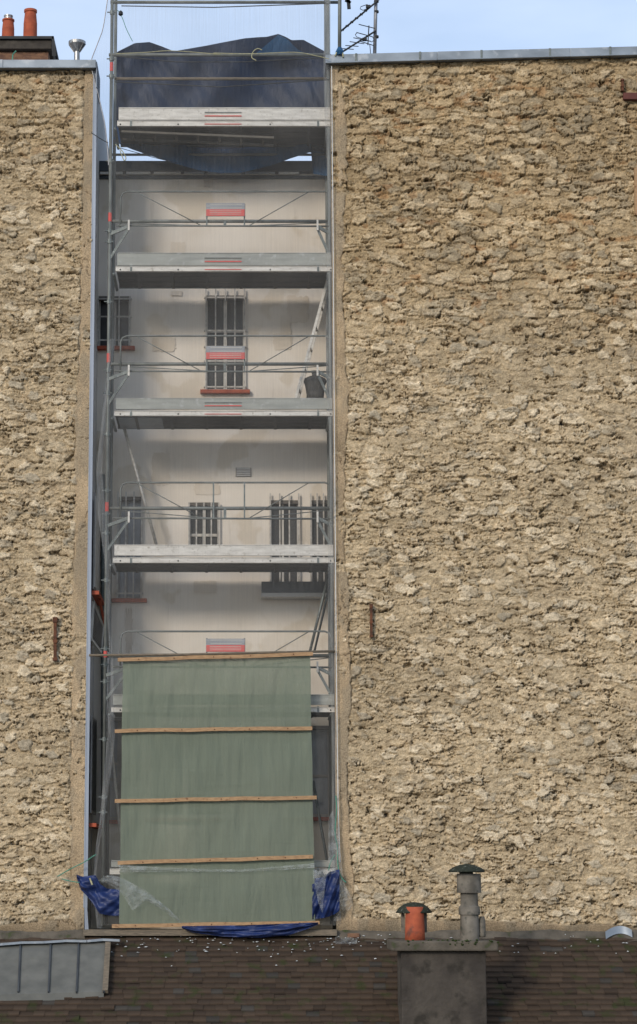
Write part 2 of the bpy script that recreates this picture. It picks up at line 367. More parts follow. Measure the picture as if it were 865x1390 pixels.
    rim = np.clip(4 * plaster * (1 - plaster), 0, 1) * ss(.42, .55, fbm(U * 3, V * 7, 217, 3)); h -= .03 * rim; dr = rim[..., None] * .5
    h = h * (1 - p) + ph * p
    col = col * (1 - p[..., None]) + pc * p[..., None]
    col = col * (1 - dr)
    return h, np.clip(col, 0.01, .9)
def c2_(a): return np.abs(np.sin(a * 91.7)) * 1.2
def gyr(U, V): return fbm(U * 8, V * 8, 171, 2)

def axis(a, b, lo, hi, st, coarse=.06):
    """fine spacing between a and b, coarser outside, down to lo / up to hi"""
    m = list(np.arange(a, b + 1e-6, st))
    l = []; x = a - coarse
    while x > lo: l.append(x); x -= coarse
    if lo < a - 1e-6: l.append(lo)
    r = []; x = m[-1] + coarse
    while x < hi: r.append(x); x += coarse
    if hi > m[-1] + 1e-6: r.append(hi)
    return np.array(sorted(l) + m + r)

M_stone = bpy.data.materials.new('rubble_masonry'); M_stone.use_nodes = True
_n = M_stone.node_tree; _b = _n.nodes['Principled BSDF']; _b.inputs['Roughness'].default_value = .95; _b.inputs['Specular IOR Level'].default_value = .12
_a = _n.nodes.new('ShaderNodeAttribute'); _a.attribute_name = 'Col'
_t = _n.nodes.new('ShaderNodeTexCoord'); _no = _n.nodes.new('ShaderNodeTexNoise'); _no.inputs['Scale'].default_value = 75; _no.inputs['Detail'].default_value = 4
_mr = _n.nodes.new('ShaderNodeMapRange'); _mr.inputs['From Min'].default_value = .3; _mr.inputs['From Max'].default_value = .7; _mr.inputs['To Min'].default_value = .62; _mr.inputs['To Max'].default_value = 1.34
_hm = _n.nodes.new('ShaderNodeVectorMath'); _hm.operation = 'SCALE'
_bp = _n.nodes.new('ShaderNodeBump'); _bp.inputs['Strength'].default_value = .8; _bp.inputs['Distance'].default_value = .016
for a_, b_ in ((_t.outputs['Object'], _no.inputs['Vector']), (_no.outputs['Fac'], _mr.inputs['Value']), (_a.outputs['Color'], _hm.inputs[0]),
               (_mr.outputs['Result'], _hm.inputs['Scale']), (_hm.outputs['Vector'], _b.inputs['Base Color']), (_no.outputs['Fac'], _bp.inputs['Height']), (_bp.outputs['Normal'], _b.inputs['Normal'])):
    _n.links.new(a_, b_)

def relief_wall(name, parent, xs, zfun_lo, zfun_hi, nrows, plaster_fn, top_fn, seedx):
    """grid wall facing -Y; bottom and top follow functions of x"""
    U = np.repeat(xs[None, :], nrows, 0)
    lo = np.array([zfun_lo(x) for x in xs]); hi = np.array([zfun_hi(x) for x in xs])
    t = np.linspace(0, 1, nrows)[:, None]
    V = lo[None, :] * (1 - t) + hi[None, :] * t
    h, col = rubble(U + seedx, V, plaster_fn(U, V), top_fn(U, V))
    Yv = -h * 1.2
    # skirt on both vertical edges closes the wall against the body behind
    U = np.concatenate([U[:, :1], U, U[:, -1:]], 1); V = np.concatenate([V[:, :1], V, V[:, -1:]], 1)
    Yv = np.concatenate([np.full((nrows, 1), .10), Yv, np.full((nrows, 1), .10)], 1)
    col = np.concatenate([col[:, :1], col, col[:, -1:]], 1)
    nr, nc = U.shape; o_ = org(parent)
    co_ = np.stack([U - o_.x, Yv - o_.y, V - o_.z], -1).reshape(-1, 3).astype(np.float32)
    idx = np.arange(nr * nc).reshape(nr, nc)
    q = np.stack([idx[:-1, :-1], idx[:-1, 1:], idx[1:, 1:], idx[1:, :-1]], -1).reshape(-1, 4).astype(np.int32)
    me = bpy.data.meshes.new(name); me.vertices.add(len(co_)); me.vertices.foreach_set('co', co_.ravel())
    me.loops.add(q.size); me.loops.foreach_set('vertex_index', q.ravel())
    me.polygons.add(len(q)); me.polygons.foreach_set('loop_start', np.arange(0, q.size, 4, dtype=np.int32)); me.polygons.foreach_set('loop_total', np.full(len(q), 4, np.int32))
    me.update(calc_edges=True)
    ca = me.color_attributes.new('Col', 'FLOAT_COLOR', 'POINT')
    c4 = np.concatenate([col.reshape(-1, 3), np.ones((nr * nc, 1))], 1).astype(np.float32)
    ca.data.foreach_set('color', c4.ravel())
    me.materials.append(M_stone)
    o = bpy.data.objects.new(name, me); COL.objects.link(o); o.parent = parent
    return o

# =================================================================== RIGHT STONE BUILDING
XR = X(453)                      # shaft side edge
XL = X(121)
RTOP = lambda x: Z(88) + (x - XR) * .028
TOPR = 9.5
right = thing('stone_building', 'tall rubble stone gable wall filling the right of the photo under a sloping zinc coping', 'building', (XR + 3, 0, -14))
ST = .0112
def edge_r(V):   # plaster strip width at the shaft edge
    return XR + .19 + .10 * (fbm(V * 1.3, V * 0 + 3, 201, 4) - .5) * 2 + .05 * (fbm(V * 9, V * 0 + 7, 203, 3) - .5)
def plast_r(U, V):
    a = 1 - ss(-.012, .012, U - edge_r(V))
    zb = Z(1243) - .02 - .12 * (U - XR) / 4.2 + .06 * (fbm(U * 2.5, U * 0, 205, 3) - .5)
    b = 1 - ss(-.015, .02, V - zb)
    return np.clip(np.maximum(a, b), 0, 1)
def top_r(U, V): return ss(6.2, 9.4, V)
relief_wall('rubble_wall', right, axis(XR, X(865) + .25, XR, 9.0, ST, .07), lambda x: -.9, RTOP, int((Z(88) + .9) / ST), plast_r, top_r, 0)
body = MB()
xr2 = 9.0
zt = lambda x: RTOP(x) + .02
body.add([(XR, .07, -14), (xr2, .07, -14), (xr2, 9, -14), (XR, 9, -14), (XR, .07, zt(XR)), (xr2, .07, zt(xr2)), (xr2, 9, zt(xr2)), (XR, 9, zt(XR))],
         [(0, 3, 2, 1), (4, 5, 6, 7), (0, 1, 5, 4), (1, 2, 6, 5), (2, 3, 7, 6), (3, 0, 4, 7)])
obj('building_body', body, M_darkrender, right)
cp = MB()
x = XR - .075; segs = [1.6, 1.9, 1.75, 1.8, 2.0]
for i, sg in enumerate(segs):
    x1 = min(x + sg, xr2 + .1)
    a, b = RTOP(x) - .0, RTOP(x1) - .0
    y0 = -.11 - .004 * (i % 2)
    cp.add([(x, y0, a - .012), (x1, y0, b - .012), (x1, .6, b - .012), (x, .6, a - .012), (x, y0, a + .115), (x1, y0, b + .115), (x1, .6, b + .15), (x, .6, a + .15)],
           [(0, 3, 2, 1), (4, 5, 6, 7), (0, 1, 5, 4), (1, 2, 6, 5), (2, 3, 7, 6), (3, 0, 4, 7)])
    cp.tube([(x, y0 - .006, a - .012), (x1, y0 - .006, b - .012)], .011, 6)
    x = x1 + .002
obj('coping', cp, M_zinc, right, bevel=.006)
x = XR + .35
while x < xr2:
    a = RTOP(x); obj('coping_clip', MB().box((x, -.118, a - .016), (x + .03, .0, a + .119)), M_galv, right); x += random.uniform(.85, 1.05)
def anchor(parent, px, y0, y1, wpx, m, label=None, d=.05):
    a, b = P(px, y0, -.07), P(px, y1, -.07); wd = wpx / 98
    mb = MB(); mb.bar(a, b, d, wd); mb.tube([a.lerp(b, .55) + Vector((0, -.04, 0)), a.lerp(b, .55) + Vector((0, .1, 0))], wd * .8, 8)
    mb.bar(a.lerp(b, .0), a.lerp(b, .12), d + .02, wd * 1.5); mb.bar(a.lerp(b, .93), b, d + .02, wd * 1.5)
    return obj('wall_anchor', mb, m, parent, label=label)
anchor(right, 504, 820, 865, 3, M_rust, 'short rusty iron wall anchor')
anchor(right, 845, 108, 124, 3, M_rust, 'small rusty iron peg')
mb = MB(); a = P(846, 131, -.07); mb.box((a.x, -.1, a.z - .05), (a.x + .9, .0, a.z + .05)); obj('iron_plate', mb, M_rustred, right, bevel=.006, label='dark red iron plate set into the stone')
mb = MB(); mb.bar(P(863.5, 228, -.06), P(864, 292, -.06), .05, .05); obj('batten', mb, M_wood, right, label='upright pine batten fixed to the stone')

# =================================================================== LEFT STONE BUILDING
left = thing('stone_building', 'narrow strip of rubble stone wall at the left with clay chimney pots on top', 'building', (XL - 3, 0, -14))
LT = lambda x: Z(95) + (XL - x) * .002
def lean(z): return XL
def edge_l(V):
    return XL - .12 - .06 * ss(9, 5, V) - .07 * (fbm(V * 1.1, V * 0 + 13, 211, 4) - .2) - .04 * (fbm(V * 8, V * 0 + 17, 213, 3) - .5)
def plast_l(U, V):
    a = ss(-.012, .012, U - edge_l(V)) * (1 - .0 * V)
    zb = Z(1243) - .10 * (XL - U) + .04 * (fbm(U * 2.5, U * 0, 215, 3) - .5) - .02
    b = 1 - ss(-.015, .02, V - zb)
    return np.clip(np.maximum(a, b), 0, 1)
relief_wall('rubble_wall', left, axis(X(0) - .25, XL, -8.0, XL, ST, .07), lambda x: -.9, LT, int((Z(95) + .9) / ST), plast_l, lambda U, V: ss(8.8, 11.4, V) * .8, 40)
mb = MB(); mb.box((-8, .07, -14), (XL, 9, Z(95) + .02)); obj('building_body', mb, M_render, left)
# side return (grey render) already the body's face; corner flashing in front of it
mb = MB(); mb.box((XL + .002, -.03, Z(1232)), (XL + .042, .05, Z(96))); mb.box((XL - .012, -.034, Z(1232)), (XL + .001, .05, Z(96)));
mb.add([(XL + .002, -.035, Z(1232)), (XL + .04, -.035, Z(1232)), (X(127), -.02, Z(1262)), (X(122), -.02, Z(1262))], [(0, 1, 2, 3)])
obj('corner_flashing', mb, M_zincblue, left)
mb = MB(); zz = Z(95); mb.box((-8.1, -.12, zz - .012), (XL - 1.3, .6, zz + .115)); mb.box((XL - 1.298, -.117, zz - .012), (XL + .03, .6, zz + .112))
mb.box((XL + .032, -.10, Z(122)), (XL + .045, .6, zz + .09)); mb.tube([(-8.1, -.125, zz - .01), (XL + .02, -.125, zz - .01)], .011, 6)
obj('coping', mb, M_zinc, left, bevel=.006)
anchor(left, 75, 838, 897, 4, M_rust, 'long rusty iron wall anchor')
# chimney on the left building
mb = MB(); yc = .9
mb.box((-8, yc, Z(95)), (X(66, yc, 75), yc + .9, Z(70, yc))); ch = obj('chimney', mb, M_brick, left, bevel=.01)
mb = MB(); mb.box((-8.05, yc - .08, Z(69, yc)), (X(71, yc, 60), yc + 1.0, Z(57, yc))); obj('slab', mb, M_chbody, ch, bevel=.012)
mb = MB(); mb.box((-8.1, yc - .12, Z(56.6, yc)), (X(74, yc, 55), yc + 1.05, Z(53, yc)))
mb.add([(X(71, yc, 60) + .005, yc - .12, Z(53, yc)), (X(74, yc, 60), yc - .12, Z(53, yc)), (X(78, yc, 60), yc - .12, Z(80, yc)), (X(72, yc, 60), yc - .12, Z(80, yc))], [(0, 1, 2, 3)])
obj('lead_cover', mb, M_black, ch)
def pot(cx, ytop, ybot, wb, wt, liner, y=yc + .4):
    b = P(cx, ybot, y); hgt = P(cx, ytop, y).z - b.z; s = (DIST + y) / F
    mb = MB(); rb, rt = wb / 2 * s, wt / 2 * s
    mb.lathe(b, [(rb * 1.06, 0), (rb, .03), (rb * .97, hgt * .5), (rb * .98, hgt * .52), (rt * .96, hgt * .9), (rt * 1.1, hgt * .93), (rt * 1.1, hgt), (rt * .8, hgt), (rt * .8, hgt - .1)], 28)
    p_ = obj('chimney_pot', mb, M_terra, ch, smooth=False, label='clay chimney pot with a steel liner' if liner else 'taller plain clay chimney pot')
    if liner:
        mb = MB(); mb.lathe(b + Vector((0, 0, hgt - .02)), [(rt * .75, 0), (rt * .75, .06), (rt * .82, .065), (rt * .82, .085), (rt * .7, .085)], 24); obj('liner', mb, M_steel, p_)
pot(11, 27, 54, 18, 16, True); pot(41, 14, 54, 20, 17, False); pot(-22, 20, 54, 20, 17, False)
b = P(104.5, 84, .4); s = (DIST + .4) / F; hz = P(104.5, 57, .4).z - b.z
mb = MB(); mb.lathe(b, [(4 * s, -.1), (4 * s, hz * .5), (4.6 * s, hz * .52), (12 * s, hz * .86), (12.3 * s, hz), (10.8 * s, hz), (3 * s, hz * .55)], 28)
for k in range(9):
    a = 2 * math.pi * k / 9; mb.bar(b + Vector((4.8 * s * math.cos(a), 4.8 * s * math.sin(a), hz * .52)), b + Vector((12.4 * s * math.cos(a), 12.4 * s * math.sin(a), hz * .9)), .012, .012)
obj('vent_cowl', mb, M_steel, left, label='funnel shaped steel vent on the coping')
mb = MB(); mb.tube([P(17, 82, -.1), P(17.5, 74, -.1), P(22, 69, -.1)], .01, 5); obj('wire_hook', mb, M_ropeg, left)

# side window on the return wall of the left building
sx = XL + .045
def side_box(parent, name, y0, y1, z0, z1, d, m, **k):
    mb = MB(); mb.box((sx, y0, z0), (sx + d, y1, z1)); return obj(name, mb, m, parent, **k)
sw = side_box(left, 'side_window', .25, 1.2, Z(805, .7), Z(676, .7), .02, M_frame)
for k in range(5): side_box(sw, 'shutter_board', .27 + .185 * k, .27 + .185 * k + .165, Z(802, .7), Z(680, .7), .035, M_white)
side_box(left, 'sill', .05, 1.3, Z(815, .7), Z(810, .7), .10, M_sill)
sw2 = side_box(left, 'side_window', .2, 1.15, Z(1105, .7), Z(975, .7), .02, M_frame)
side_box(sw2, 'pane', .28, 1.07, Z(1100, .7), Z(980, .7), .026, M_pane)
side_box(left, 'sill', .05, 1.3, Z(1124, .7), Z(1119, .7), .10, M_sill)
# louvred shutter hanging open below the first sill
ls = MB(); A = P(127, 817, .35); B = P(140, 850, .9); C = P(137, 886, .9); D = P(124, 868, .35)
for p, q in ((A, B), (B, C), (C, D), (D, A)): ls.bar(p, q, .03, .035)
lo = obj('louvred_shutter', ls, M_white, left)
mb = MB()
for k in range(1, 13):
    t = k / 13; mb.bar(A.lerp(D, t), B.lerp(C, t), .02, .012)
obj('louvre', mb, M_frame, lo)
mb = MB(); mb.add([v + Vector((-.01, .02, 0)) for v in (A, B, C, D)], [(0, 1, 2, 3)]); obj('backing', mb, M_hole, lo)
mb = MB(); mb.bar(P(135, 812, .5), P(142, 846, .9), .05, .035); obj('shutter_capping', mb, M_sill, lo)

# =================================================================== BACK BUILDING (light well)
YB = 1.35
back = thing('rendered_building', 'recessed beige rendered building seen between the stone walls behind the scaffolding', 'building', (-.4, YB, -14))
def BP(px, py): return P(px, py, YB)
x0b, x1b = XL - .01, XR + .01
ztop = BP(300, 236).z
opens = {}
def op(k, x0, x1, y0, y1):
    a, b = BP(x0, y0), BP(x1, y1); opens[k] = (a.x, max(b.x, a.x), b.z, a.z)
op('w1', 133, 177, 402, 471); op('w2', 279, 333, 401, 530); op('w3', 160, 193, 674, 813); op('w4', 256, 298, 682, 748)
op('w5', 366, 407, 679, 805); op('w5b', 421, 449.5, 679, 805); op('w6', 392, 449, 985, 1109); op('w7', 146, 176, 974, 1113); op('w8', 205, 300, 1000, 1110)
xs = sorted({x0b, x1b} | {round(v, 4) for o in opens.values() for v in o[:2]}); zs = sorted({-.9, ztop} | {round(v, 4) for o in opens.values() for v in o[2:]})
mb = MB()
for i in range(len(xs) - 1):
    for j in range(len(zs) - 1):
        cx, cz = (xs[i] + xs[i + 1]) / 2, (zs[j] + zs[j + 1]) / 2
        if any(o[0] < cx < o[1] and o[2] < cz < o[3] for o in opens.values()): continue
        mb.add([(xs[i], YB, zs[j]), (xs[i + 1], YB, zs[j]), (xs[i + 1], YB, zs[j + 1]), (xs[i], YB, zs[j + 1])], [(0, 1, 2, 3)])
for o in opens.values():
    a, b, c, d = o; y2 = YB + .2
    mb.add([(a, YB, c), (b, YB, c), (b, YB, d), (a, YB, d), (a, y2, c), (b, y2, c), (b, y2, d), (a, y2, d)], [(0, 4, 5, 1), (1, 5, 6, 2), (2, 6, 7, 3), (3, 7, 4, 0)])
M_wall = bpy.data.materials.new('patched_beige_render'); M_wall.use_nodes = True
n = M_wall.node_tree; b = n.nodes['Principled BSDF']; b.inputs['Roughness'].default_value = .9; b.inputs['Specular IOR Level'].default_value = .15
t = n.nodes.new('ShaderNodeTexCoord')
def nmix(prev, c, scale, stretch, p0, p1, kind='noise', strength=1.0, off=0):
    m_ = n.nodes.new('ShaderNodeMapping'); m_.inputs['Scale'].default_value = stretch; m_.inputs['Location'].default_value = (off, 0, off * 1.7)
    q = n.nodes.new('ShaderNodeTexNoise'); q.inputs['Scale'].default_value = scale; q.inputs['Detail'].default_value = 3 if kind == 'patch' else 6
    if kind == 'patch': q.inputs['Distortion'].default_value = .0
    r = n.nodes.new('ShaderNodeMapRange'); r.inputs['From Min'].default_value = p0; r.inputs['From Max'].default_value = p1; r.inputs['To Max'].default_value = strength
    x_ = n.nodes.new('ShaderNodeMix'); x_.data_type = 'RGBA'; x_.inputs['B'].default_value = (*c, 1)
    n.links.new(t.outputs['Object'], m_.inputs['Vector']); n.links.new(m_.outputs['Vector'], q.inputs['Vector']); n.links.new(q.outputs['Fac'], r.inputs['Value'])
    n.links.new(r.outputs['Result'], x_.inputs['Factor'])
    if isinstance(prev, tuple): x_.inputs['A'].default_value = (*prev, 1)
    else: n.links.new(prev, x_.inputs['A'])
    return x_.outputs['Result']
r_ = nmix((.78, .71, .62), (.71, .63, .53), 1.1, (1, 1, 1), .40, .62)
r_ = nmix(r_, (.62, .53, .41), 1.7, (1, 1, .8), .56, .60, 'patch', .65, 3)
r_ = nmix(r_, (.76, .69, .60), 1.5, (.9, 1, 1.2), .60, .63, 'patch', .6, 9)
r_ = nmix(r_, (.38, .32, .26), 3.0, (2.2, 1, .35), .62, .80, 'noise', .55, 5)
n.links.new(r_, b.inputs['Base Color'])
obj('wall', mb, M_wall, back)
mb = MB(); mb.box((x0b, YB + .21, -14), (x1b, 8.5, ztop)); mb.box((x0b, YB + .002, -14), (x1b, YB + .208, -.91)); obj('building_body', mb, M_darkrender, back)
mb = MB(); mb.box((x0b, YB - .10, ztop + .01), (x1b, 8.4, BP(300, 221).z)); obj('coping', mb, M_darkzinc, back, bevel=.008)
mb = MB(); zg = BP(300, 239).z; xx = x0b + .02
for q in (.34, .36, .4, .3, .5, .45, .3): mb.box((xx, YB - .10, zg), (min(xx + q, x1b - .03), YB - .05, zg + .035)); xx += q + .05
obj('gutter_strip', mb, M_alu, back)
mb = MB(); mb.box((x0b, YB - .04, zg - .05), (x1b, YB - .001, zg - .005)); obj('cornice', mb, M_darkzinc, back)

def window(key, bars, rails, pane=M_pane, mull=None, sill=True, fw=.035, barm=M_bars, proud=.06, ext=.07, transom=None, label=None):
    a, b, c, d = opens[key]; y = YB + .15
    mb = MB(); y1 = y - .05
    mb.box((a + .001, y1, c + .001), (a + fw, y, d - .001)); mb.box((b - fw, y1, c + .001), (b - .001, y, d - .001)); mb.box((a + fw, y1, d - fw), (b - fw, y, d - .001)); mb.box((a + fw, y1, c + .001), (b - fw, y, c + fw * 1.3))
    if mull:
        for m_, wd in mull: xm = a + (b - a) * m_; mb.box((xm - wd / 2, y1 - .006, c + fw), (xm + wd / 2, y - .002, d - fw))
    if transom:
        for m_ in transom: zm = c + (d - c) * m_; mb.box((a + fw, y1 + .004, zm - .02), (b - fw, y - .003, zm + .02))
    wo = obj('window', mb, M_white if pane is M_pane else M_frame, back, label=label)
    mb = MB(); mb.add([(a + fw, y - .018, c + fw), (b - fw, y - .018, c + fw), (b - fw, y - .018, d - fw), (a + fw, y - .018, d - fw)], [(0, 1, 2, 3)]); obj('pane', mb, pane, wo)
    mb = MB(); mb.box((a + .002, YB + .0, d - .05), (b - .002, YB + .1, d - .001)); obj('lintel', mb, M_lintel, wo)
    if bars:
        mb = MB(); yb = YB - proud
        for k in range(bars):
            xk = a + .01 + (b - a - .02) * k / (bars - 1); mb.bar((xk, yb, c - ext * .4), (xk, yb, d + ext), .018, .02)
        for rz in rails:
            zr = c + (d - c) * rz; mb.bar((a - .02, yb + .012, zr), (b + .02, yb + .012, zr), .012, .022)
            for xk in (a - .01, b + .01): mb.bar((xk, yb, zr), (xk, YB + .01, zr), .015, .015)
        obj('bar_grille', mb, barm, wo)
    if sill:
        mb = MB(); mb.box((a - .07, YB - .09, c - .055), (b + .07, YB + .12, c - .002)); obj('sill', mb, M_sill, wo, bevel=.005)
    return wo
window('w1', 4, (.12, .58, .93), mull=[(.5, .05)], ext=-.02)
window('w2', 5, (.03, .3, .45, .62, .97), mull=[(.5, .05)], transom=[.64], ext=.09)
window('w3', 4, (.05,), pane=M_pane2, mull=[(.35, .04)], ext=.06)
window('w4', 5, (.04,), mull=[(.5, .045)], transom=[.35], ext=-.01, sill=False)
window('w5', 4, (.03,), mull=[(.45, .03)], transom=[.3], ext=.09, sill=False)
window('w5b', 4, (.03,), transom=[.3], ext=.09, sill=False)
window('w6', 0, (), pane=M_pane2, transom=[.45], label='large lower window with a grey lower pane')
window('w7', 0, (), pane=M_pane2, mull=[(.55, .08)], transom=[.4, .55])
window('w8', 0, (), mull=[(.5, .08)])
PN = [0]
def patch(x0, x1, y0, y1, m, n=14, ragged=.22, label=None):
    PN[0] += 1; yp = YB - .003 - .0015 * PN[0]
    c = BP((x0 + x1) / 2, (y0 + y1) / 2); rx = (BP(x1, y0).x - BP(x0, y0).x) / 2; rz = (BP(x0, y0).z - BP(x0, y1).z) / 2; mb = MB(); vs = [(c.x, yp, c.z)]
    for k in range(n * 3):
        a = 2 * math.pi * k / (n * 3); q = max(abs(math.cos(a)), abs(math.sin(a))); f = (1 / q) * (1 - ragged * random.random() * (1 if k % 3 else .5)); f = min(f, 1.25)
        vs.append((c.x + rx * f * math.cos(a), yp, c.z + rz * f * math.sin(a)))
    mb.add(vs, [(0, k + 1, (k + 1) % (n * 3) + 1) for k in range(n * 3)]); obj('render_patch', mb, m, back, label=label)
M_patch = mat('tan_render_patch', (.60, .51, .40), (.69, .61, .51), 2.5, .95, lo=.3, hi=.6)
M_patch2 = mat('brown_damp_patch', (.42, .35, .28), (.60, .52, .43), 4, .95, (1, 1, .4) and 0, (3, 1, .5), lo=.3, hi=.6)
patch(231, 253, 328, 345, M_patch); patch(205, 232, 612, 660, M_patch); patch(262, 300, 655, 672, M_patch); patch(370, 398, 452, 476, M_patch)
patch(388, 420, 400, 440, M_patch); patch(262, 296, 788, 806, M_patch); patch(205, 240, 458, 478, M_patch); patch(380, 396, 426, 470, M_patch)
patch(170, 181, 822, 888, M_patch2, ragged=.4); patch(124, 150, 585, 612, M_patch); patch(232, 248, 395, 402, M_patch); patch(276, 290, 235, 255, M_patch2)
# planter ledge below the wide window
mb = MB(); a, b_ = BP(355, 793), BP(455, 812)
mb.box((a.x, YB - .28, a.z - .16), (XR - .01, YB - .262, a.z)); mb.box((a.x, YB - .26, a.z - .16), (a.x + .02, YB - .001, a.z))
pl = obj('window_ledge', mb, M_darkzinc, back)
mb = MB(); mb.box((a.x + .03, YB - .26, a.z - .15), (XR - .012, YB - .001, a.z - .12)); mb.box((a.x - .005, YB - .3, a.z - .22), (XR - .012, YB - .001, a.z - .165)); obj('bracket_rail', mb, M_render, pl)
mb = MB(); a, b_ = BP(320, 635), BP(341, 647); mb.box((a.x, YB - .02, b_.z), (b_.x, YB - .001, a.z)); vg = obj('vent_grille', mb, M_frame, back)
mb = MB()
for k in range(5): zz_ = b_.z + (a.z - b_.z) * (k + .5) / 5; mb.box((a.x + .015, YB - .028, zz_ - .006), (b_.x - .015, YB - .021, zz_ + .006))
obj('slat', mb, M_render, vg)
mb = MB(); mb.tube([BP(140, 645) + Vector((0, -.06, 0)), BP(141, 1000) + Vector((0, -.06, 0)), BP(142, 1240) + Vector((0, -.06, 0))], .035, 10); obj('downpipe', mb, M_galv, back)

# =================================================================== SCAFFOLD
YF, YR = .12, .98
scf = thing('scaffold', 'grey steel facade scaffold of six decks standing in the gap between the stone walls', 'scaffold', (-.3, .5, -.62))
def tube(name, pts, r=.024, m=M_tube, parent=scf, label=None, n=8): return obj(name, MB().tube(pts, r, n), m, parent, smooth=True, label=label)
xpl, xpr = P(151.5, 100, YF).x, P(446, 100, YF).x
for (xp, y) in ((xpl, YF), (xpr, YF), (xpl, YR), (xpr, YR)):
    ztp = Z(-45, y)
    tube('standard', [(xp, y, -.55), (xp, y, ztp)], .0245)
# red painted bands + spigot collars on the standards
decks = [(147, 163.5, 165.5, 172, 'b'), (344, 361, 363, 369, 'g'), (541, 556, 559, 565, 'g'), (740, 754.5, 758, 764.5, 'b'), (943, 957, 961, 967, 'g'), (1168, 1177, 1180, 1187, 'g')]
for yy in (91, 295, 486, 688, 886):
    mb = MB(); z = Z(yy, YF); mb.tube([(xpl, YF, z - .065), (xpl, YF, z + .065)], .0262, 10); obj('colour_band', mb, M_red, scf)
for yy in (20, 77, 106, 215, 310, 332, 410, 500, 530, 590, 668, 700, 720, 790, 880, 905, 925, 1000, 1085, 1100, 1195):
    for xp in (xpl,):
        mb = MB(); z = Z(yy + random.uniform(-4, 4), YF); mb.tube([(xp, YF, z - .03), (xp, YF, z + .03)], .033, 8)
        mb.tube([(xp - .07, YF - .01, z), (xp + .05, YF - .01, z)], .010, 6)
        obj('coupler', mb, M_galv, scf)
XA, XB = P(155, 600, YF).x, P(452, 600, YF).x
for i, (t0, t1, b0, b1, kind) in enumerate(decks):
    zt0, zt1, zb0, zb1 = Z(t0, YF), Z(t1, YF), Z(b0, YF), Z(b1, YF)
    mt = M_alu if kind == 'b' else M_toe
    mb = MB(); yd = YF + .03
    npl = 3; wd = (YR + .02 - yd) / npl
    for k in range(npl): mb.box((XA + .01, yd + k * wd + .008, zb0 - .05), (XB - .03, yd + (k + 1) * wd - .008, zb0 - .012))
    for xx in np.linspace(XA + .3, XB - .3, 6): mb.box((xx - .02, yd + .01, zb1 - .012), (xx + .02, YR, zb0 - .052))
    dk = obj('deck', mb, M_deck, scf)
    # front beam with holes
    mb = MB(); mb.box((XA, YF - .03, zb1), (XB, YF + .025, zb0)); mb.box((XA, YF - .037, zb0 + .001), (XB, YF + .02, zb0 + .010)); bm = obj('edge_beam', mb, M_alu, dk, bevel=.004)
    mb = MB(); mb.box((XA, YR - .01, zb1), (XB - .02, YR + .03, zb0)); obj('edge_beam', mb, M_galv, dk)
    for px in (163.5, 242, 367, 449):
        c = P(px, (b0 + b1) / 2, YF - .031); obj('bolt_hole', MB().tube([c + Vector((0, -.002, 0)), c + Vector((0, .01, 0))], .012, 8), M_hole, bm)
    for px in (178, 432): c = P(px, (b0 + b1) / 2, YF - .034); mb = MB(); mb.box((c.x - .015, c.y, zb1 - .004), (c.x + .015, c.y + .01, zb0 + .02)); obj('hook', mb, M_galv, bm)
    mb = MB(); mb.box((XA + .02, YF - .028, zt1), (XB - .005, YF + .0, zt0)); mb.box((XA + .02, YF - .034, zt0 - .012), (XB - .005, YF + .004, zt0 + .002))
    tb = obj('toe_board', mb, mt, dk, bevel=.003)
    if i in (0, 1, 2):
        a = P(278, t0 + 5, YF); b_ = P(328, t0 + 5, YF); hh = zt0 - zt1
        mb = MB(); mb.box((a.x, YF - .0375, zt1 + hh * .26), (b_.x, YF - .030, zt1 + hh * .35)); obj('marking_stripe', mb, M_red, tb)
        mb = MB(); mb.box((a.x, YF - .0375, zt1 + hh * .55), (b_.x, YF - .030, zt1 + hh * .63)); obj('marking_stripe', mb, M_tube, tb)
        mb = MB(); hh = zb0 - zb1; mb.box((a.x, YF - .0375, zb1 + hh * .3), (b_.x, YF - .032, zb1 + hh * .46)); obj('marking_stripe', mb, M_red, bm)
    # transoms under the deck at both ends
    for xx in (xpl + .06, xpr - .02): mb = MB(); mb.tube([(xx, YF, zb1 - .03), (xx, YR, zb1 - .03)], .022, 8); obj('transom', mb, M_galv, dk, smooth=True)

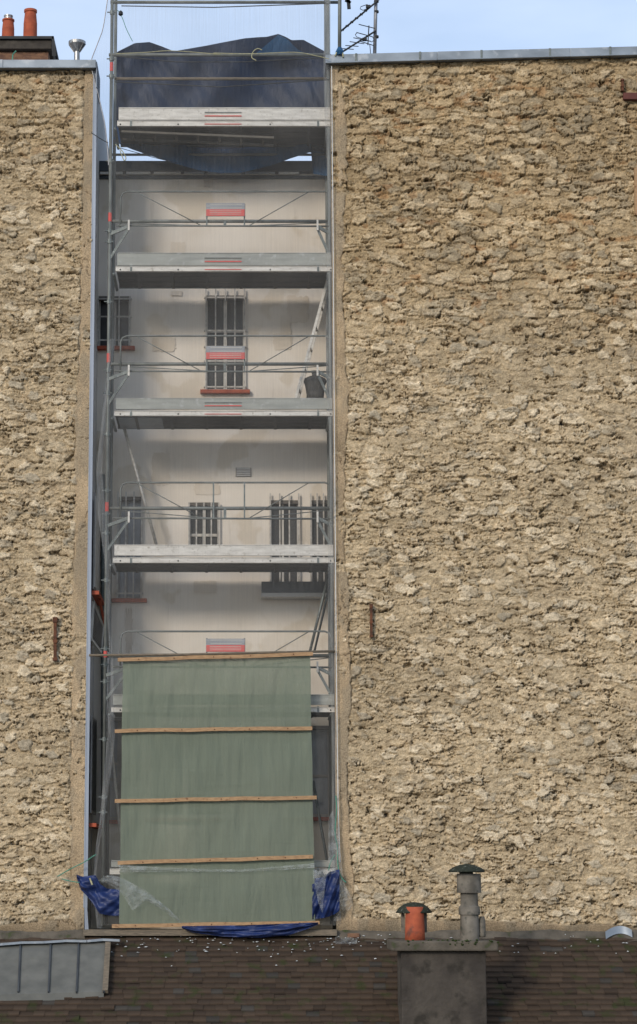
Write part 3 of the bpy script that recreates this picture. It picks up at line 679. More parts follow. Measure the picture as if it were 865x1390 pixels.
# guardrail frames: (top rail, main rail, lower rail, sign?)
for (ya, yb, yc_, sign) in ((260, 299.5, 306.5, 1), (456, 493.5, 504, 1), (655, 689.5, 703.5, 0), (857, 890, 905, 1)):
    xl_, xr_ = P(164, ya, YF).x, P(450, ya, YF).x
    za, zb_, zc = Z(ya, YF), Z(yb, YF), Z(yc_, YF); r = .09; y = YF - .0
    pts = [(xl_, y, zc - .02), (xl_, y, za - r), (xl_ + r * .3, y, za - r * .3), (xl_ + r, y, za), (xr_ - r, y, za), (xr_ - r * .3, y, za - r * .3), (xr_, y, za - r), (xr_, y, zc - .02)]
    g = tube('guardrail', pts, .0135, M_tube)
    tube('main_rail', [(xpl, YF + .03, zb_), (xpr + .02, YF + .03, zb_)], .025, M_tube, g)
    tube('lower_rail', [(XA, YF - .01, zc), (XB - .02, YF - .01, zc - .01)], .0135, M_tube, g)
    tube('brace_wire', [(P(184, ya, y).x, y, za), (P(274, ya, y).x, y, zc)], .007, M_tube, g, n=5)
    tube('brace_wire', [(P(420, ya, y).x, y, za), (P(338, ya, y).x, y, zc)], .007, M_tube, g, n=5)
    tube('brace_wire', [(P(165, ya, y).x, y, zb_ - .04), (P(290, ya, y).x, y, zc), (P(338, ya, y).x, y, zc), (P(448, ya, y).x, y, zb_ - .03)], .007, M_tube, g, n=5)
    for px in (281 if sign else 290, 332):
        xx = P(px, ya, y).x; mb = MB(); mb.bar((xx, y - .018, za if not sign else zb_ + .24), (xx, y - .018, zc), .012, .022); obj('upright', mb, M_galv, g)
    mb = MB(); xx = P(305.5, ya, y).x; mb.box((xx - .02, y + .0, zc), (xx + .02, y + .02, zb_)); obj('clip', mb, M_galv, g)
    if sign:
        xa, xb = P(280, ya, y).x, P(332.5, ya, y).x; z1 = Z(yb - 22.5, YF); z0 = Z(yb - 4.5, YF); zm = z0 + (z1 - z0) * .52
        mb = MB(); mb.box((xa, y - .05, z0), (xb, y - .04, z1)); sg = obj('sign_plate', mb, M_signgrey, g, bevel=.002)
        mb = MB(); mb.box((xa + .002, y - .0535, z0 + .004), (xb - .002, y - .0505, zm)); obj('red_band', mb, M_red, sg)
        mb = MB()
        for k in (.3, .55, .78): zq = z0 + (zm - z0) * k; mb.box((xa + .05, y - .0555, zq - .003), (xb - .05, y - .054, zq + .003))
        for k in (.62, .9): zq = z0 + (z1 - z0) * k; mb.box((xa + .06, y - .0525, zq - .004), (xb - .04, y - .0505, zq + .004))
        obj('lettering_line', mb, M_white, sg)
# top level rails
for (yy, x0, x1, r, y, m) in ((3, 150, 462, .026, YF, M_tube), (74.5, 148, 448, .026, YF, M_tube), (107, 156, 448, .024, YF + .05, M_oldwood), (3, 150, 462, .024, YR, M_tube), (210, 152, 448, .02, YR, M_tube)):
    tube('rail', [(P(x0, yy, y).x, y, Z(yy, y)), (P(x1, yy, y).x, y, Z(yy, y))], r, m)
tube('standard', [P(461, 82, YF - .2), P(461.5, -45, YF - .2)], .026, label='short upright clamped above the right stone wall')
for pts in ([(165, 8), (290, 10), (462, 4)], [(155, 76), (240, 84), (330, 84), (445, 78)], [(156, 111), (300, 118), (447, 108)]):
    tube('tie_wire', [P(a, b_, YF - .03) for a, b_ in pts], .008, M_ropeb, n=5)
# side brackets
for yd in (344, 541, 740, 943):
    for side in (-1, 1):
        xs_ = xpl if side < 0 else xpr + .02; px = 175 if side < 0 else 431
        c = P(px, yd - 37, YF - .04); mb = MB()
        mb.bar((xs_, YF, Z(yd - 26, YF)), (c.x, YF - .03, c.z + .0), .035, .045)
        mb.bar((xs_, YF, Z(yd + 8, YF)), (c.x, YF - .03, c.z - .03), .03, .035)
        br = obj('bracket', mb, M_galv, scf)
        mb = MB(); mb.box((c.x - .012, YF - .075, c.z - .07), (c.x + .014, YF - .045, c.z + .085)); obj('end_plate', mb, M_alu, br)
# diagonal braces at the rear
tube('diagonal_brace', [P(166, 571, .9), P(213, 741, .9)], .021, M_alu, label='thin pale diagonal brace on the left')
mb = MB(); mb.tube([P(449, 768, .7), P(421, 884, .7)], .020, 8); mb.tube([P(453, 772, .8), P(427, 884, .8)], .016, 8); obj('diagonal_brace', mb, M_galv, scf, smooth=True, label='double tube diagonal brace on the right')
tube('diagonal_brace', [P(147, 972, .9), P(168, 1175, .9)], .02, M_alu)
tube('diagonal_brace', [P(455, 1230, .8), P(425, 1060, .8)], .02, M_galv)
for y0, y1 in ((885, 1260),):
    tube('standard', [P(147, 885, YF + .35), P(142, 1090, YF + .35), P(141, 1240, YF + .35)], .016, M_alu, label='thin loose upright low at the left')
mb = MB(); a = P(163, 560, YF + .6); mb.box((a.x, YF + .1, a.z - .19), (a.x + .62, YF + .8, a.z - .15)); obj('hatch', mb, M_zinc, scf)

# ladders
def ladder(name, label, A, B, width_v, n, m, rs=.022):
    A, B = Vector(A), Vector(B); W = Vector(width_v)
    t = thing(name, label, 'ladder', tuple(B))
    for q in (A, B): pass
    for s in (0, 1): obj('stile', MB().bar(A + W * s, B + W * s, .03, rs * 2.6), m, t, bevel=.003)
    for k in range(n): c = A.lerp(B, (k + .5) / n); obj('rung', MB().tube([c, c + W], .016, 8), m, t, smooth=True)
    return t
ladder('ladder', 'pale aluminium ladder leaning steeply between two decks by the right wall', P(447, 372, .45), P(401.5, 541, .45), (.028, .28, 0), 6, M_alu, .015)
ladder('ladder', 'ladder stored flat under the topmost deck', P(165, 178.5, .15), P(372, 187, .15), (0, .33, 0), 7, M_deckladder, .012)

# =================================================================== NET
def lerpk(keys, y):
    for (a, b), (c, d) in zip(keys, keys[1:]):
        if y <= c: return b + (d - b) * (y - a) / (c - a)
    return keys[-1][1]
LE = [(-40, 150), (0, 146), (40, 140), (85, 122.5), (130, 134), (170, 143), (210, 147), (300, 150), (470, 149), (560, 139), (640, 131), (700, 133), (760, 142), (900, 149), (1000, 146), (1060, 140), (1110, 136), (1150, 130), (1200, 126), (1262, 132)]
RE = [(-40, 449), (80, 449), (300, 451), (600, 453), (900, 455.5), (1100, 458), (1180, 461), (1262, 463)]
YN = -.03
def netpt(u, v):
    py = -40 + 1296 * v; xl_, xr_ = lerpk(LE, py), lerpk(RE, py); px = xl_ + (xr_ - xl_) * u
    y = YN - .02 * math.sin(py * .03 + u * 5) * math.sin(u * 7) - .02 * math.sin(u * 23 + py * .004)
    return P(px, py, y)
net = obj('sheet', MB().grid(netpt, 40, 130), M_net, None, smooth=True); net.name = 'scaffold_net'
tag(net, 'thin grey see-through debris net hung over the whole scaffold front', 'net')
def hem(u0, u1, side):
    def f(u, v):
        py = -40 + 1290 * v; xl_, xr_ = lerpk(LE, py), lerpk(RE, py)
        if side < 0: py = 460 + 800 * v; xl_ = lerpk(LE, py); px = xl_ + (u * (7 + 3 * math.sin(py * .02)))
        else: px = xr_ - u * (8 + 2 * math.sin(py * .017))
        return P(px, py, YN - .045 - .02 * math.sin(u * 6 + py * .05))
    return MB().grid(f, 4, 120)
net['_o'] = list(net.location)
obj('folded_hem', hem(0, 0, -1), M_nethem, net, smooth=True); obj('folded_hem', hem(0, 0, 1), M_nethem, net, smooth=True)
mb = MB(); mb.tube([P(lerpk(RE, py) + 1.2, py, YN - .05) for py in range(90, 1200, 30)], .006, 5); obj('edge_cord', mb, M_white_line, net)
mb = MB(); mb.tube([P(lerpk(LE, py), py, YN - .04) for py in range(-40, 230, 12)], .007, 5); obj('edge_cord', mb, M_mast, net)

# =================================================================== TARPS
TOPK = [(155, 76), (160, 70), (183, 58.5), (203, 57), (220, 63), (236, 69.5), (280, 62), (300, 58), (332, 52), (350, 50.5), (362, 50), (378, 46), (388, 50), (396, 54.5), (412, 54), (425, 61), (436, 67), (450, 74)]
BOTK = [(155, 188), (163, 196), (180, 203), (200, 210), (233, 220.5), (270, 231), (300, 235), (330, 234), (370, 224), (395, 215), (420, 207), (424, 207.5), (425, 236), (450, 240)]
def tp(u, v):
    px = 155 + 295 * u; a, b_ = lerpk(TOPK, px), lerpk(BOTK, px); py = a + (b_ - a) * v
    y = YR + .07 + .10 * math.sin(u * 9 + v * 3) * .5 + .025 * math.sin(u * 23 + v * 9 + 3 * math.sin(u * 4)) + .012 * math.sin(u * 51 - v * 23) + .12 * math.sin(v * 3.14)
    if v > .6: y -= (v - .6) * .35
    return P(px, py, y)
tt = obj('tarpaulin', MB().grid(tp, 118, 60), M_navy, None, smooth=True)
tag(tt, 'dark navy tarpaulin tied across the top deck against the sky', 'tarpaulin'); tt['_o'] = list(tt.location)
me = tt.data; me.materials.append(M_tealb)
for p in me.polygons:
    if (p.index // 118) / 60 > .80: p.material_index = 1
def fold(u, v):
    keys = [(347, 73), (360, 62), (378, 47), (390, 53), (403, 66), (415, 73)]
    px = 347 + 68 * u; a = lerpk(keys, px); return P(px, a + (75 - a) * v, YR - .02 - .1 * math.sin(u * 3.14) * (1 - v))
obj('folded_flap', MB().grid(fold, 20, 6), M_tealb, tt, smooth=True)

# green tarp with battens
gt = thing('tarpaulin', 'grey green woven sheet hanging over the lowest lift of the scaffold held by wooden battens', 'tarpaulin', tuple(P(295, 1255, -.13)))
YG = -.14
def gp(u, v):
    xa = 167 - 5 * v; xb = 421 + 7 * v; px = xa + (xb - xa) * u + .3 * math.sin(v * 19) * (1 if u > .98 or u < .02 else 0)
    py = (894 - 7 * u) + (1256 - 4 * u - (894 - 7 * u)) * v
    bands = [0, .265, .525, .762, 1.0]
    k = max(i for i in range(4) if v >= bands[i] - 1e-9); t = (v - bands[k]) / (bands[k + 1] - bands[k]); env = math.sin(math.pi * min(max(t, 0), 1))
    w_ = math.sin(u * 60 + 3 * math.sin(v * 9) + k * 2) * .5 + math.sin(u * 33 - v * 14 + k) * .7 + math.sin((u * 14 + (t) * 5) + k * 1.7) * .8 + math.sin(u * 117 + v * 6)*.25
    return P(px, py, YG - .004 + .0055 * w_ * (.30 + env * .8) - .012 * env)
gs = obj('sheet', MB().grid(gp, 150, 110), M_green, gt, smooth=True)
for (x0, y0, x1, y1) in ((160, 896, 425, 887.5), (156, 992, 424, 988.5), (156, 1087, 430, 1082.5), (160, 1171.5, 425, 1163), (152, 1257, 434, 1252.5)):
    mb = MB(); a, b_ = P(x0, y0, YG - .055), P(x1, y1, YG - .055); n_ = 8
    pts = [a.lerp(b_, k / n_) + Vector((0, 0, random.uniform(-.006, .006))) for k in range(n_ + 1)]
    for p, q in zip(pts, pts[1:]): mb.bar(p, q, .03, .05)
    bt = obj('batten', mb, M_wood, gt)
    for k in range(5):
        c = a.lerp(b_, .12 + .19 * k + random.uniform(-.03, .03)); obj('nail_head', MB().tube([c + Vector((0, -.02, 0)), c + Vector((0, -.005, 0))], .009, 6), M_rust, bt)
mb = MB(); mb.tube([P(121, 889.5, -.1), P(250, 888.5, -.1), P(350, 886, -.1), P(455, 884, -.1)], .017, 8)
tag(obj('pole', mb, M_oldwood, None, smooth=True), 'long thin wooden pole across the gap just above the green sheet', 'pole')

def blob_sheet(name, top, bot, y, m, label, cat, amp=.05, nu=40, nv=20, parent=None, fr=11):
    x0, x1 = top[0][0], top[-1][0]
    def f(u, v):
        px = x0 + (x1 - x0) * u; a, b_ = lerpk(top, px), lerpk(bot, px)
        yy = y + amp * (.6 * math.sin(u * fr + v * 6) + .4 * math.sin(u * 5 - v * fr * 1.3 + 1) + .25 * math.sin(u * 27 + v * 19)) - amp * math.sin(v * 3.1)
        return P(px, a + (b_ - a) * v, yy)
    o = obj(name, MB().grid(f, nu, nv), m, parent, smooth=True)
    if parent is None: tag(o, label, cat)
    return o
blob_sheet('tarpaulin', [(104, 1187), (112, 1190), (119, 1189), (130, 1188), (136, 1200), (145, 1206), (166, 1208)], [(104, 1192), (110, 1208), (118, 1216), (126, 1226), (135, 1240), (150, 1243), (166, 1243)],
           -.09, M_blue, 'crumpled bright blue tarpaulin bundled at the lower left corner of the scaffold', 'tarpaulin', .035)
blob_sheet('tarpaulin', [(424, 1193), (440, 1190), (447, 1184), (456, 1181), (461, 1180)], [(424, 1248), (440, 1246), (450, 1243), (458, 1239), (461, 1236)],
           -.15, M_blue, 'bright blue tarpaulin hanging at the lower right corner of the scaffold', 'tarpaulin', .05)
blob_sheet('tarpaulin', [(247, 1257), (330, 1256), (432, 1252)], [(247, 1260), (262, 1266), (300, 1271), (350, 1273), (390, 1270), (415, 1262), (432, 1255)],
           -.24, M_blue, 'sagging strip of bright blue tarpaulin under the lowest batten', 'tarpaulin', .03)
mb = MB(); mb.bar(P(435, 1184, -.12), P(447, 1206, -.1), .02, .06); tag(obj('webbing_strap', mb, M_black), 'short black strap folded over the blue sheet at the lower right', 'strap')
mb = MB(); mb.tube([P(122, 1192, -.18), P(125.5, 1201, -.18)], .012, 6); tag(obj('cord_tie', mb, M_ropey), 'short pale cord tying the bundled blue sheet', 'cord')
blob_sheet('plastic_sheet', [(140, 1189), (145, 1189), (150, 1188), (165, 1191), (200, 1210), (230, 1234), (247, 1252)], [(140, 1196), (145, 1199), (150, 1201), (165, 1212), (180, 1236), (200, 1222), (230, 1242), (247, 1254)],
           -.24, M_film, 'crumpled clear plastic film hanging over the foot of the green sheet', 'plastic sheet', .02)
blob_sheet('plastic_sheet', [(162, 1174), (250, 1179), (330, 1180), (427, 1172)], [(162, 1184), (250, 1183), (330, 1184), (427, 1178)],
           -.20, M_film, 'narrow clear plastic hem lying across the green sheet', 'plastic sheet', .01)
blob_sheet('plastic_sheet', [(446, 1110), (452, 1100), (460, 1130), (466, 1195), (474, 1212), (479, 1222)], [(446, 1185), (452, 1205), (460, 1230), (466, 1236), (474, 1236), (479, 1228)],
           -.13, M_film, 'wispy clear plastic film bunched against the foot of the right stone wall', 'plastic sheet', .03)
blob_sheet('plastic_sheet', [(425, 1180), (432, 1182), (445, 1180), (456, 1178)], [(425, 1190), (432, 1225), (438, 1240), (443, 1190), (456, 1184)],
           -.24, M_film, 'clear plastic film draped over the blue sheet at the lower right', 'plastic sheet', .02)
# ropes
def rope(pts, m, label, r=.007, Y=-.16):
    P3 = [P(*p, Y) for p in pts]; sm = []
    for i in range(len(P3) - 1):
        p0, p1, p2, p3 = P3[max(i - 1, 0)], P3[i], P3[i + 1], P3[min(i + 2, len(P3) - 1)]
        for k in range(6):
            t = k / 6; sm.append(.5 * ((2 * p1) + (p2 - p0) * t + (2 * p0 - 5 * p1 + 4 * p2 - p3) * t * t + (3 * p1 - p0 - 3 * p2 + p3) * t ** 3))
    sm.append(P3[-1]); tag(obj('rope', MB().tube(sm, r, 5), m, None, smooth=True), label, 'rope')
rope([(78, 1190), (95, 1180), (115, 1170), (127, 1162), (131, 1160)], M_ropeg, 'thin green rope running from the left stone wall to the scaffold foot')
rope([(84, 1193), (95, 1196), (108, 1198)], M_ropeg, 'short green rope end above the bundled blue sheet')
rope([(456, 1080), (457, 1100), (455, 1130), (458, 1150), (459, 1175), (463, 1190), (470, 1198)], M_ropeg, 'turquoise rope hanging along the right edge of the scaffold foot', .009)
rope([(455, 1160), (449, 1170), (446, 1182)], M_ropeg, 'short turquoise rope splaying from the right edge above the blue sheet')
rope([(157, 196), (166, 205), (171, 214), (169, 218), (166, 212), (163, 204)], M_ropey, 'looped yellow rope end below the topmost deck', .007)
rope([(124, 180), (136, 188), (147, 194)], M_ropeb, 'thin dark cord from the left wall edge to the scaffold post', .006)
rope([(160, 200), (185, 207), (210, 214), (240, 221)], M_ropeb, 'thin dark line running down under the navy sheet', .005)
rope([(348, 82), (342, 78), (344, 70), (350, 66), (356, 68)], M_ropey, 'yellow rope looped round the upper rail near the sheet fold', .007)
rope([(290, 72), (340, 73), (400, 71), (430, 76), (447, 80)], M_ropey, 'yellow rope running along the upper rail to the right', .006)
rope([(158, 73), (200, 71), (235, 69), (300, 74)], M_ropey, 'pale yellow rope along the left half of the upper rail', .006)
rope([(160, 14), (166, 24), (172, 40), (180, 56)], M_ropeg, 'thin green cord hanging from the top rail to the navy sheet', .005)
rope([(455, 76), (460, 68), (465, 72), (466, 78)], M_ropey, 'yellow rope knotted round the upright above the right coping', .012, -.12)
mb = MB(); a = P(164, 18, -.16); mb.lathe(a + Vector((0, 0, -.04)), [(.01, 0), (.035, .02), (.03, .06), (.01, .08)], 8); tag(obj('pulley', mb, M_black), 'small dark pulley hanging from the top rail', 'pulley')
mb = MB(); a = P(461, 70, -.12); mb.lathe(a + Vector((0, 0, -.05)), [(.04, 0), (.055, .05), (.03, .11)], 9, .2); tag(obj('rag', mb, M_tealb), 'blue cloth wrapped round the upright above the right coping', 'cloth')
mb = MB(); mb.bar(P(472, -12, .1), P(474, 12, .1), .03, .05); mb.bar(P(469, 0, .1), P(476, 4, .1), .03, .04); tag(obj('clamp', mb, M_black), 'dark clamp hanging at the top edge of the photo beside the upright', 'clamp')

# rubble bag on the third deck
b = P(428, 541, .55); s = (DIST + .55) / F
prof = [(11.5, 0), (12, 6), (13, 16), (15.5, 24), (14.5, 28), (9, 31), (4, 33), (4.5, 37), (7, 39)]
mb = MB(); nn = 36; vs = []; fs = []
for (r, z) in prof:
    for k in range(nn):
        a = 2 * math.pi * k / nn; rr = r * s * (1 + .05 * math.sin(9 * a + z * .3) + .04 * math.sin(15 * a)); vs.append((b.x + rr * math.cos(a), b.y + rr * .7 * math.sin(a), b.z + z * s))
for i in range(len(prof) - 1):
    for k in range(nn): a, c = i * nn + k, i * nn + (k + 1) % nn; fs.append((a, c, c + nn, a + nn))
fs.append(tuple(range(nn - 1, -1, -1))); fs.append(tuple(range(len(vs) - nn, len(vs)))); mb.add(vs, fs)
tag(obj('rubble_bag', mb, M_bag, None, smooth=True), 'dark grey tied rubble bag standing on a deck by the right wall', 'bag')

# =================================================================== ANTENNA
an = thing('tv_antenna', 'television aerial mast with two yagi arrays above the right stone wall', 'antenna', tuple(P(510, 82, .6)))
Ya = .6
obj('mast', MB().tube([P(508.5, 84, Ya), P(511.5, -45, Ya)], .026, 10), M_mast, an, smooth=True)
def yagi(a, b_, els, reflector=None):
    A, B = P(*a, Ya - .05), P(*b_, Ya - .05); bm = obj('boom', MB().tube([A, B], .014, 6), M_black, an)
    for (t, dx, dy) in els:
        c = A.lerp(B, t); v = Vector((dx / 98, -.06, -dy / 98)); obj('element', MB().tube([c - v, c + v], .0065, 5), M_black, bm)
    return bm
bm = yagi((464, 71), (510, 42), [(.04, 4, .6), (.16, 9, 3), (.3, 9, 3), (.45, 10, 4), (.6, 12, 5)])
yagi((462, 43), (513, 1), [(.12, 2, -2), (.25, 2, -2), (.37, 2, -2), (.5, 2, -2), (.62, 2, -2), (.74, 2, -2), (.98, 3, 0)])
mb = MB(); mb.bar(P(501, 35, Ya - .1), P(499.5, 61, Ya - .1), .02, .016)
for (p, q) in (((487, 33), (509, 38.5)), ((489, 56), (508, 62)), ((484, 44), (506, 50))): mb.tube([P(*p, Ya - .1), P(*q, Ya - .1)], .007, 5)
obj('reflector', mb, M_black, bm)
mb = MB(); mb.tube([P(*p, Ya - .12) for p in ((485, 44), (482.5, 47), (484, 50), (496, 54), (505, 57), (508, 54), (506, 50))], .006, 5); obj('folded_dipole', mb, M_black, bm)
for (px, py) in ((495, 53.5), (500, 9)):
    mb = MB(); c = P(px, py, Ya - .1); mb.box((c.x - .035, c.y - .02, c.z - .025), (c.x + .035, c.y + .02, c.z + .025)); obj('junction_box', mb, M_black, an, bevel=.01)
mb = MB(); mb.tube([P(*p, Ya - .1) for p in ((499, 6), (490, 9), (489, 12), (493, 14), (498, 12))], .006, 5); obj('folded_dipole', mb, M_black, an)
obj('cable', MB().tube([P(502, 60, Ya - .1), P(503, 70, Ya - .1), P(502.5, 80, Ya - .1)], .006, 5), M_black, an)
for py in (16, 50, 2): mb = MB(); c = P(511, py, Ya); mb.tube([c + Vector((0, 0, -.015)), c + Vector((0, 0, .015))], .036, 8); obj('clamp', mb, M_black, an)

# =================================================================== FOREGROUND TILED HOUSE
house = thing('tiled_house', 'old house with a dark mossy tiled roof in front of the foot of the walls', 'house', (1, -3, -14))
rz0, slope = -.66, math.tan(math.radians(33))
def roof_z(y): return rz0 + y * slope       # y negative towards the camera
XA_, XB_ = -8.0, 9.0
ex = .118 * math.cos(math.radians(33)); ncrs = 62
rng = np.random.RandomState(3)
verts = []; faces = []; cols = []
tw = .16
for k in range(ncrs):
    yb_, yt_ = -k * ex - ex + .04, -k * ex + .04
    fine = k < 30
    xcur = XA_ + (k % 2) * tw / 2
    while xcur < XB_:
        wd = tw * (1 + .06 * rng.randn()) if fine else tw * 3
        j = rng.randn() * .0045; tilt = rng.randn() * .004; dy = rng.randn() * .004
        z0a, z0b = roof_z(yb_) + .034 + j, roof_z(yt_ + .02) + .004 + j
        x0_, x1_ = xcur + .0006, xcur + wd - .0006; i0 = len(verts)
        verts += [(x0_, yb_ + dy, z0a - .045), (x1_, yb_ + dy, z0a - .045 + tilt), (x0_, yb_ + dy, z0a), (x1_, yb_ + dy, z0a + tilt), (x0_, yt_ + .02, z0b), (x1_, yt_ + .02, z0b)]
        faces += [(i0, i0 + 1, i0 + 3, i0 + 2), (i0 + 2, i0 + 3, i0 + 5, i0 + 4)]
        c = rng.rand(); base = np.array([.078, .062, .046]) * np.array([.92, .80, .74]) * (.86 + .3 * rng.rand())
        if c > .85: base = np.array([.06, .042, .03]) * (.8 + .4 * rng.rand())
        if c < .06: base = np.array([.065, .057, .048]) * (.8 + .4 * rng.rand())
        cols += [base * .12, base * .12, base, base, base * .55, base * .55]  # shadow lines between courses painted in: riser and tucked edges darkened
        xcur += wd
o_ = org(house)
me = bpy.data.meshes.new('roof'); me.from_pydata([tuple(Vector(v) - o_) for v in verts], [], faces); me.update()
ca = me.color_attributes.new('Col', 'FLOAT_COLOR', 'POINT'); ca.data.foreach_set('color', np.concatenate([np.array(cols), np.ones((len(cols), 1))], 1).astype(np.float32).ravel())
M_tile = bpy.data.materials.new('mossy_flat_tiles'); M_tile.use_nodes = True; n = M_tile.node_tree; b = n.nodes['Principled BSDF']; b.inputs['Roughness'].default_value = .9; b.inputs['Specular IOR Level'].default_value = .2
at_ = n.nodes.new('ShaderNodeAttribute'); at_.attribute_name = 'Col'; t = n.nodes.new('ShaderNodeTexCoord')
q = n.nodes.new('ShaderNodeTexNoise'); q.inputs['Scale'].default_value = 4.5; q.inputs['Detail'].default_value = 8
r = n.nodes.new('ShaderNodeMapRange'); r.inputs['From Min'].default_value = .56; r.inputs['From Max'].default_value = .70; r.inputs['To Max'].default_value = .75
x_ = n.nodes.new('ShaderNodeMix'); x_.data_type = 'RGBA'; x_.inputs['B'].default_value = (.035, .045, .014, 1)
q2 = n.nodes.new('ShaderNodeTexNoise'); q2.inputs['Scale'].default_value = 60; bp = n.nodes.new('ShaderNodeBump'); bp.inputs['Strength'].default_value = .5; bp.inputs['Distance'].default_value = .01
n.links.new(t.outputs['Object'], q.inputs['Vector']); n.links.new(q.outputs['Fac'], r.inputs['Value']); n.links.new(r.outputs['Result'], x_.inputs['Factor']); n.links.new(at_.outputs['Color'], x_.inputs['A']); n.links.new(x_.outputs['Result'], b.inputs['Base Color'])
n.links.new(t.outputs['Object'], q2.inputs['Vector']); n.links.new(q2.outputs['Fac'], bp.inputs['Height']); n.links.new(bp.outputs['Normal'], b.inputs['Normal'])
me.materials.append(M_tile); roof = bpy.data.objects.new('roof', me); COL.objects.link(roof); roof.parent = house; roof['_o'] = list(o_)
ye = -ncrs * ex
mb = MB(); mb.add([(XA_, .04, roof_z(.04) - .03), (XB_, .04, roof_z(.04) - .03), (XB_, ye, roof_z(ye) - .03), (XA_, ye, roof_z(ye) - .03)], [(0, 3, 2, 1)]); obj('roof_boarding', mb, M_hole, roof)
mb = MB(); mb.box((XA_ + .3, ye + .5, -14), (XB_ - .3, -.4, roof_z(ye) + .05)); obj('wall', mb, M_chbody, house)
# flashing band along the walls and floor of the gap
mb = MB(); mb.box((XL - .02, .0, -.74), (XR + .02, YB, -.62)); mb.box((XL, -.16, -.68), (XR, -.0, -.60)); obj('gap_floor', mb, M_oldwood, house)
fl = MB()
def flash(x0, x1, n_, y=-.05):
    prev = None
    for k in range(n_ + 1):
        xx = x0 + (x1 - x0) * k / n_; z = rz0 - .045 + .012 * math.sin(xx * 5) + random.uniform(-.008, .008)
        cur = [(xx, .0, z + .10 + random.uniform(-.004, .004)), (xx, -.07, z + .05), (xx, -.16, z - .055)]
        if prev: fl.add(prev + cur, [(0, 1, 4, 3), (1, 2, 5, 4)])
        prev = cur
flash(XR - .02, XB_, 60); obj('mortar_fillet', fl, M_cement, house, smooth=True)
fl = MB(); flash(XA_, XL + .02, 60); obj('mortar_fillet', fl, M_cement, house, smooth=True)

# chimney on the tiled roof
Yc = -2.1
def C(px, py, y=Yc): return P(px, py, y)
sC = (DIST + Yc) / F
mb = MB(); mb.box((C(545, 1300).x, Yc + .03, roof_z(Yc + .8) - .9), (C(660, 1300).x, Yc + .75, C(600, 1291).z)); chm = obj('chimney', mb, M_chbody, roof, bevel=.01)
chm['label'] = 'low rendered chimney with a mossy slab, a clay pot and a metal cowl'
def slabpt():
    mb = MB(); x0_, x1_ = C(531, 1290).x, C(676, 1290).x; z0_, z1_ = C(600, 1291).z, C(600, 1277).z
    mb.box((x0_, Yc - .06, z0_), (x1_, Yc + .84, z1_)); return mb
obj('slab', slabpt(), M_cement, chm, bevel=.02)
mb = MB()
for k in range(90):
    px = random.gauss(615, 24); c = C(px, 1277 + random.uniform(-1, 6), Yc - .06 + random.uniform(-.015, .1))
    r_0 = random.uniform(.008, .02); mb.lathe(c + Vector((0, 0, -r_0 * .5)), [(r_0 * .4, 0), (r_0, r_0 * .5), (r_0 * .7, r_0), (r_0 * .1, r_0 * 1.3)], 6, .1)
M_moss = mat('green_moss', (.035, .055, .010), (.02, .03, .008), 40, .95); obj('moss_cushion', mb, M_moss, chm)
# clay pot with cap
b = C(563.5, 1278, Yc + .3); H = lambda py: C(563.5, py, Yc + .3).z - b.z
mb = MB(); mb.lathe(b, [(13.6 * sC, 0), (13.2 * sC, H(1262)), (12.6 * sC, H(1240)), (11.8 * sC, H(1231)), (10 * sC, H(1231))], 32); cp_ = obj('clay_pot', mb, M_terra, chm, smooth=True)
b2 = b + Vector((0, .12, 0))
mb = MB(); mb.lathe(b2, [(24.3 * sC, H(1239.5)), (24.3 * sC, H(1238)), (20 * sC, H(1232)), (13 * sC, H(1227)), (5 * sC, H(1225)), (.5 * sC, H(1224.5))], 32); obj('cap', mb, M_cowltop, cp_, smooth=True)
for sgn in (-1, 1): mb = MB().box((b2.x + sgn * 15 * sC - .022, b2.y - .02, H(1266) + b.z), (b2.x + sgn * 15 * sC + .022, b2.y + .02, H(1238) + b.z)); obj('strap', mb, M_cowl, cp_, bevel=.004)
# metal cowl
b = C(638, 1277, Yc + .3); H = lambda py: C(638, py, Yc + .3).z - b.z; u = sC
mb = MB(); mb.lathe(b, [(12.8 * u, 0), (12.6 * u, H(1242)), (14.4 * u, H(1241.5)), (14.6 * u, H(1237)), (14.2 * u, H(1231)), (12 * u, H(1229)), (11.7 * u, H(1212)), (11.5 * u, H(1208))], 32); cw = obj('metal_flue', mb, M_cowl, chm, smooth=False)
mb = MB(); mb.lathe(b, [(12 * u, H(1209.5)), (16.4 * u, H(1212)), (16.6 * u, H(1207)), (16.2 * u, H(1186)), (10 * u, H(1186))], 32); obj('drum', mb, M_cowl, cw)
mb = MB(); mb.lathe(b + Vector((-3 * u, 0, 0)), [(9 * u, H(1190)), (9 * u, H(1184)), (24.5 * u, H(1184)), (24.6 * u, H(1181.5)), (19 * u, H(1177.5)), (10 * u, H(1174)), (1 * u, H(1172.5))], 36, .008); obj('cap', mb, M_cowltop, cw, smooth=True)
mb = MB(); mb.lathe(b + Vector((17 * u, .02, 0)), [(4.3 * u, H(1272)), (4.8 * u, H(1270)), (4.6 * u, H(1250)), (3.3 * u, H(1244))], 14); mb.bar(b + Vector((12 * u, 0, H(1268))), b + Vector((15 * u, 0, H(1268))), .03, .04); obj('side_stub', mb, M_cowl, cw, smooth=True)

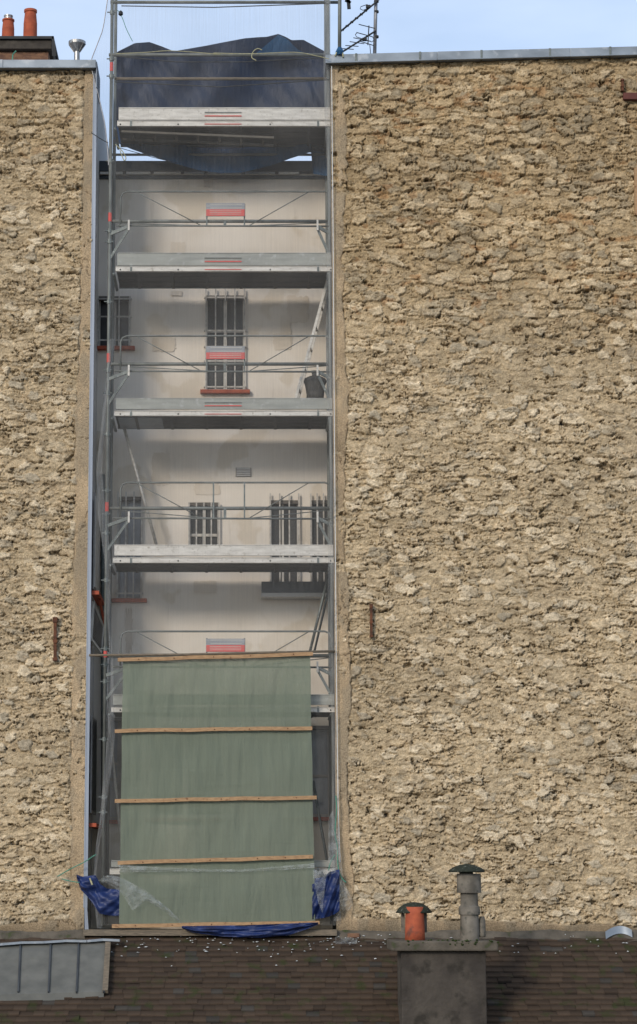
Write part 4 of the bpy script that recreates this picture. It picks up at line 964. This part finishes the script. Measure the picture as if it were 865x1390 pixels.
# skylight / sheet panels at the lower left
def R(px, py, lift=0):
    """point of the roof plane under a photo position"""
    a, b_ = px - CX, CY - py; d = Vector((a, F * math.cos(TH) - b_ * math.sin(TH), F * math.sin(TH) + b_ * math.cos(TH)))
    t = (rz0 + lift - DIST * slope) / (d.z - d.y * slope); return Vector((0, -DIST, 0)) + d * t
mb = MB(); q = [R(-60, 1281, .10), R(146, 1276, .10), R(141, 1346, .10), R(-60, 1352, .10)]
lo_ = [v - Vector((0, 0, .12)) for v in q]
mb.add(q + lo_, [(3, 2, 1, 0), (0, 1, 5, 4), (1, 2, 6, 5), (2, 3, 7, 6), (3, 0, 4, 7)]); skl = obj('rooflight', mb, M_skyl, roof, label='pale rooflight panel with thin glazing bars')
for px in (-20, 28, 69, 107, 144):
    mb = MB(); mb.bar(R(px, 1278.5, .112), R(px - 3, 1347, .112), .03, .022); obj('glazing_bar', mb, M_darkzinc, skl)
mb = MB(); pts = [R(x_0, y_0, .14) for x_0, y_0 in ((-60, 1284), (0, 1282), (30, 1279.5), (60, 1279), (90, 1277), (118, 1277.5), (140, 1275.5), (163, 1276.5))]
for p, q_ in zip(pts, pts[1:]): mb.bar(p, q_, .10, .03)
obj('top_flashing', mb, M_zinc, skl)
mb = MB(); mb.bar(R(147, 1278, .11), R(143, 1346, .11), .05, .07); obj('edge_board', mb, M_oldwood, skl)

# roof debris
mb = MB()
for k in range(150):
    px = random.uniform(150, 530) if k < 110 else random.uniform(150, 865); py = 1266 + abs(random.gauss(0, 16)) + 3
    c = R(px, py, .045); r0 = random.uniform(.008, .026); a = random.uniform(0, 3)
    v = [c + Vector((r0 * math.cos(a + i * 1.57) * random.uniform(.6, 1.5), r0 * math.sin(a + i * 1.57), random.uniform(0, .01))) for i in range(4)]
    mb.add(v + [c + Vector((0, 0, .014))], [(0, 1, 4), (1, 2, 4), (2, 3, 4), (3, 0, 4)])
tag(obj('debris', mb, M_flake), 'pale flakes of plaster scattered over the tiled roof', 'debris', kind='stuff')
mb = MB(); mb.grid(lambda u, v: R(455 + 30 * u, 1272 + 9 * v, .06 + .03 * math.sin(u * 11 + v * 5) + .015 * math.sin(u * 27)), 16, 5); tag(obj('plastic_scrap', mb, M_film), 'crumpled scrap of clear plastic lying on the tiles near the right wall foot', 'plastic scrap')
mb = MB(); a = R(481, 1271, .04); mb.box((a.x - .09, a.y - .04, a.z - .02), (a.x + .07, a.y + .04, a.z + .04)); tag(obj('brick_fragment', mb, M_brick, bevel=.01), 'small broken brick lying at the foot of the right wall', 'brick')
mb = MB(); pts = []
mb.grid(lambda u, v: R(822 + 36 * u, 1272 + 0 * v - 11 * math.sin(.3 + u * 2.3) + 4, .06) + Vector((0, 0, .08 - .10 * v)) + Vector((0, -.03 * v, 0)), 18, 4)
tag(obj('metal_offcut', mb, M_zinc, smooth=True), 'curved silvery metal offcut resting on the tiles at the far right', 'metal scrap')

# =================================================================== GROUND
mb = MB(); mb.add([(-3000, -3000, -14), (3000, -3000, -14), (3000, 3000, -14), (-3000, 3000, -14)], [(0, 1, 2, 3)])
g = obj('ground', mb, M_ground); g['kind'] = 'structure'

for o in bpy.data.objects:
    if '_o' in o: del o['_o']
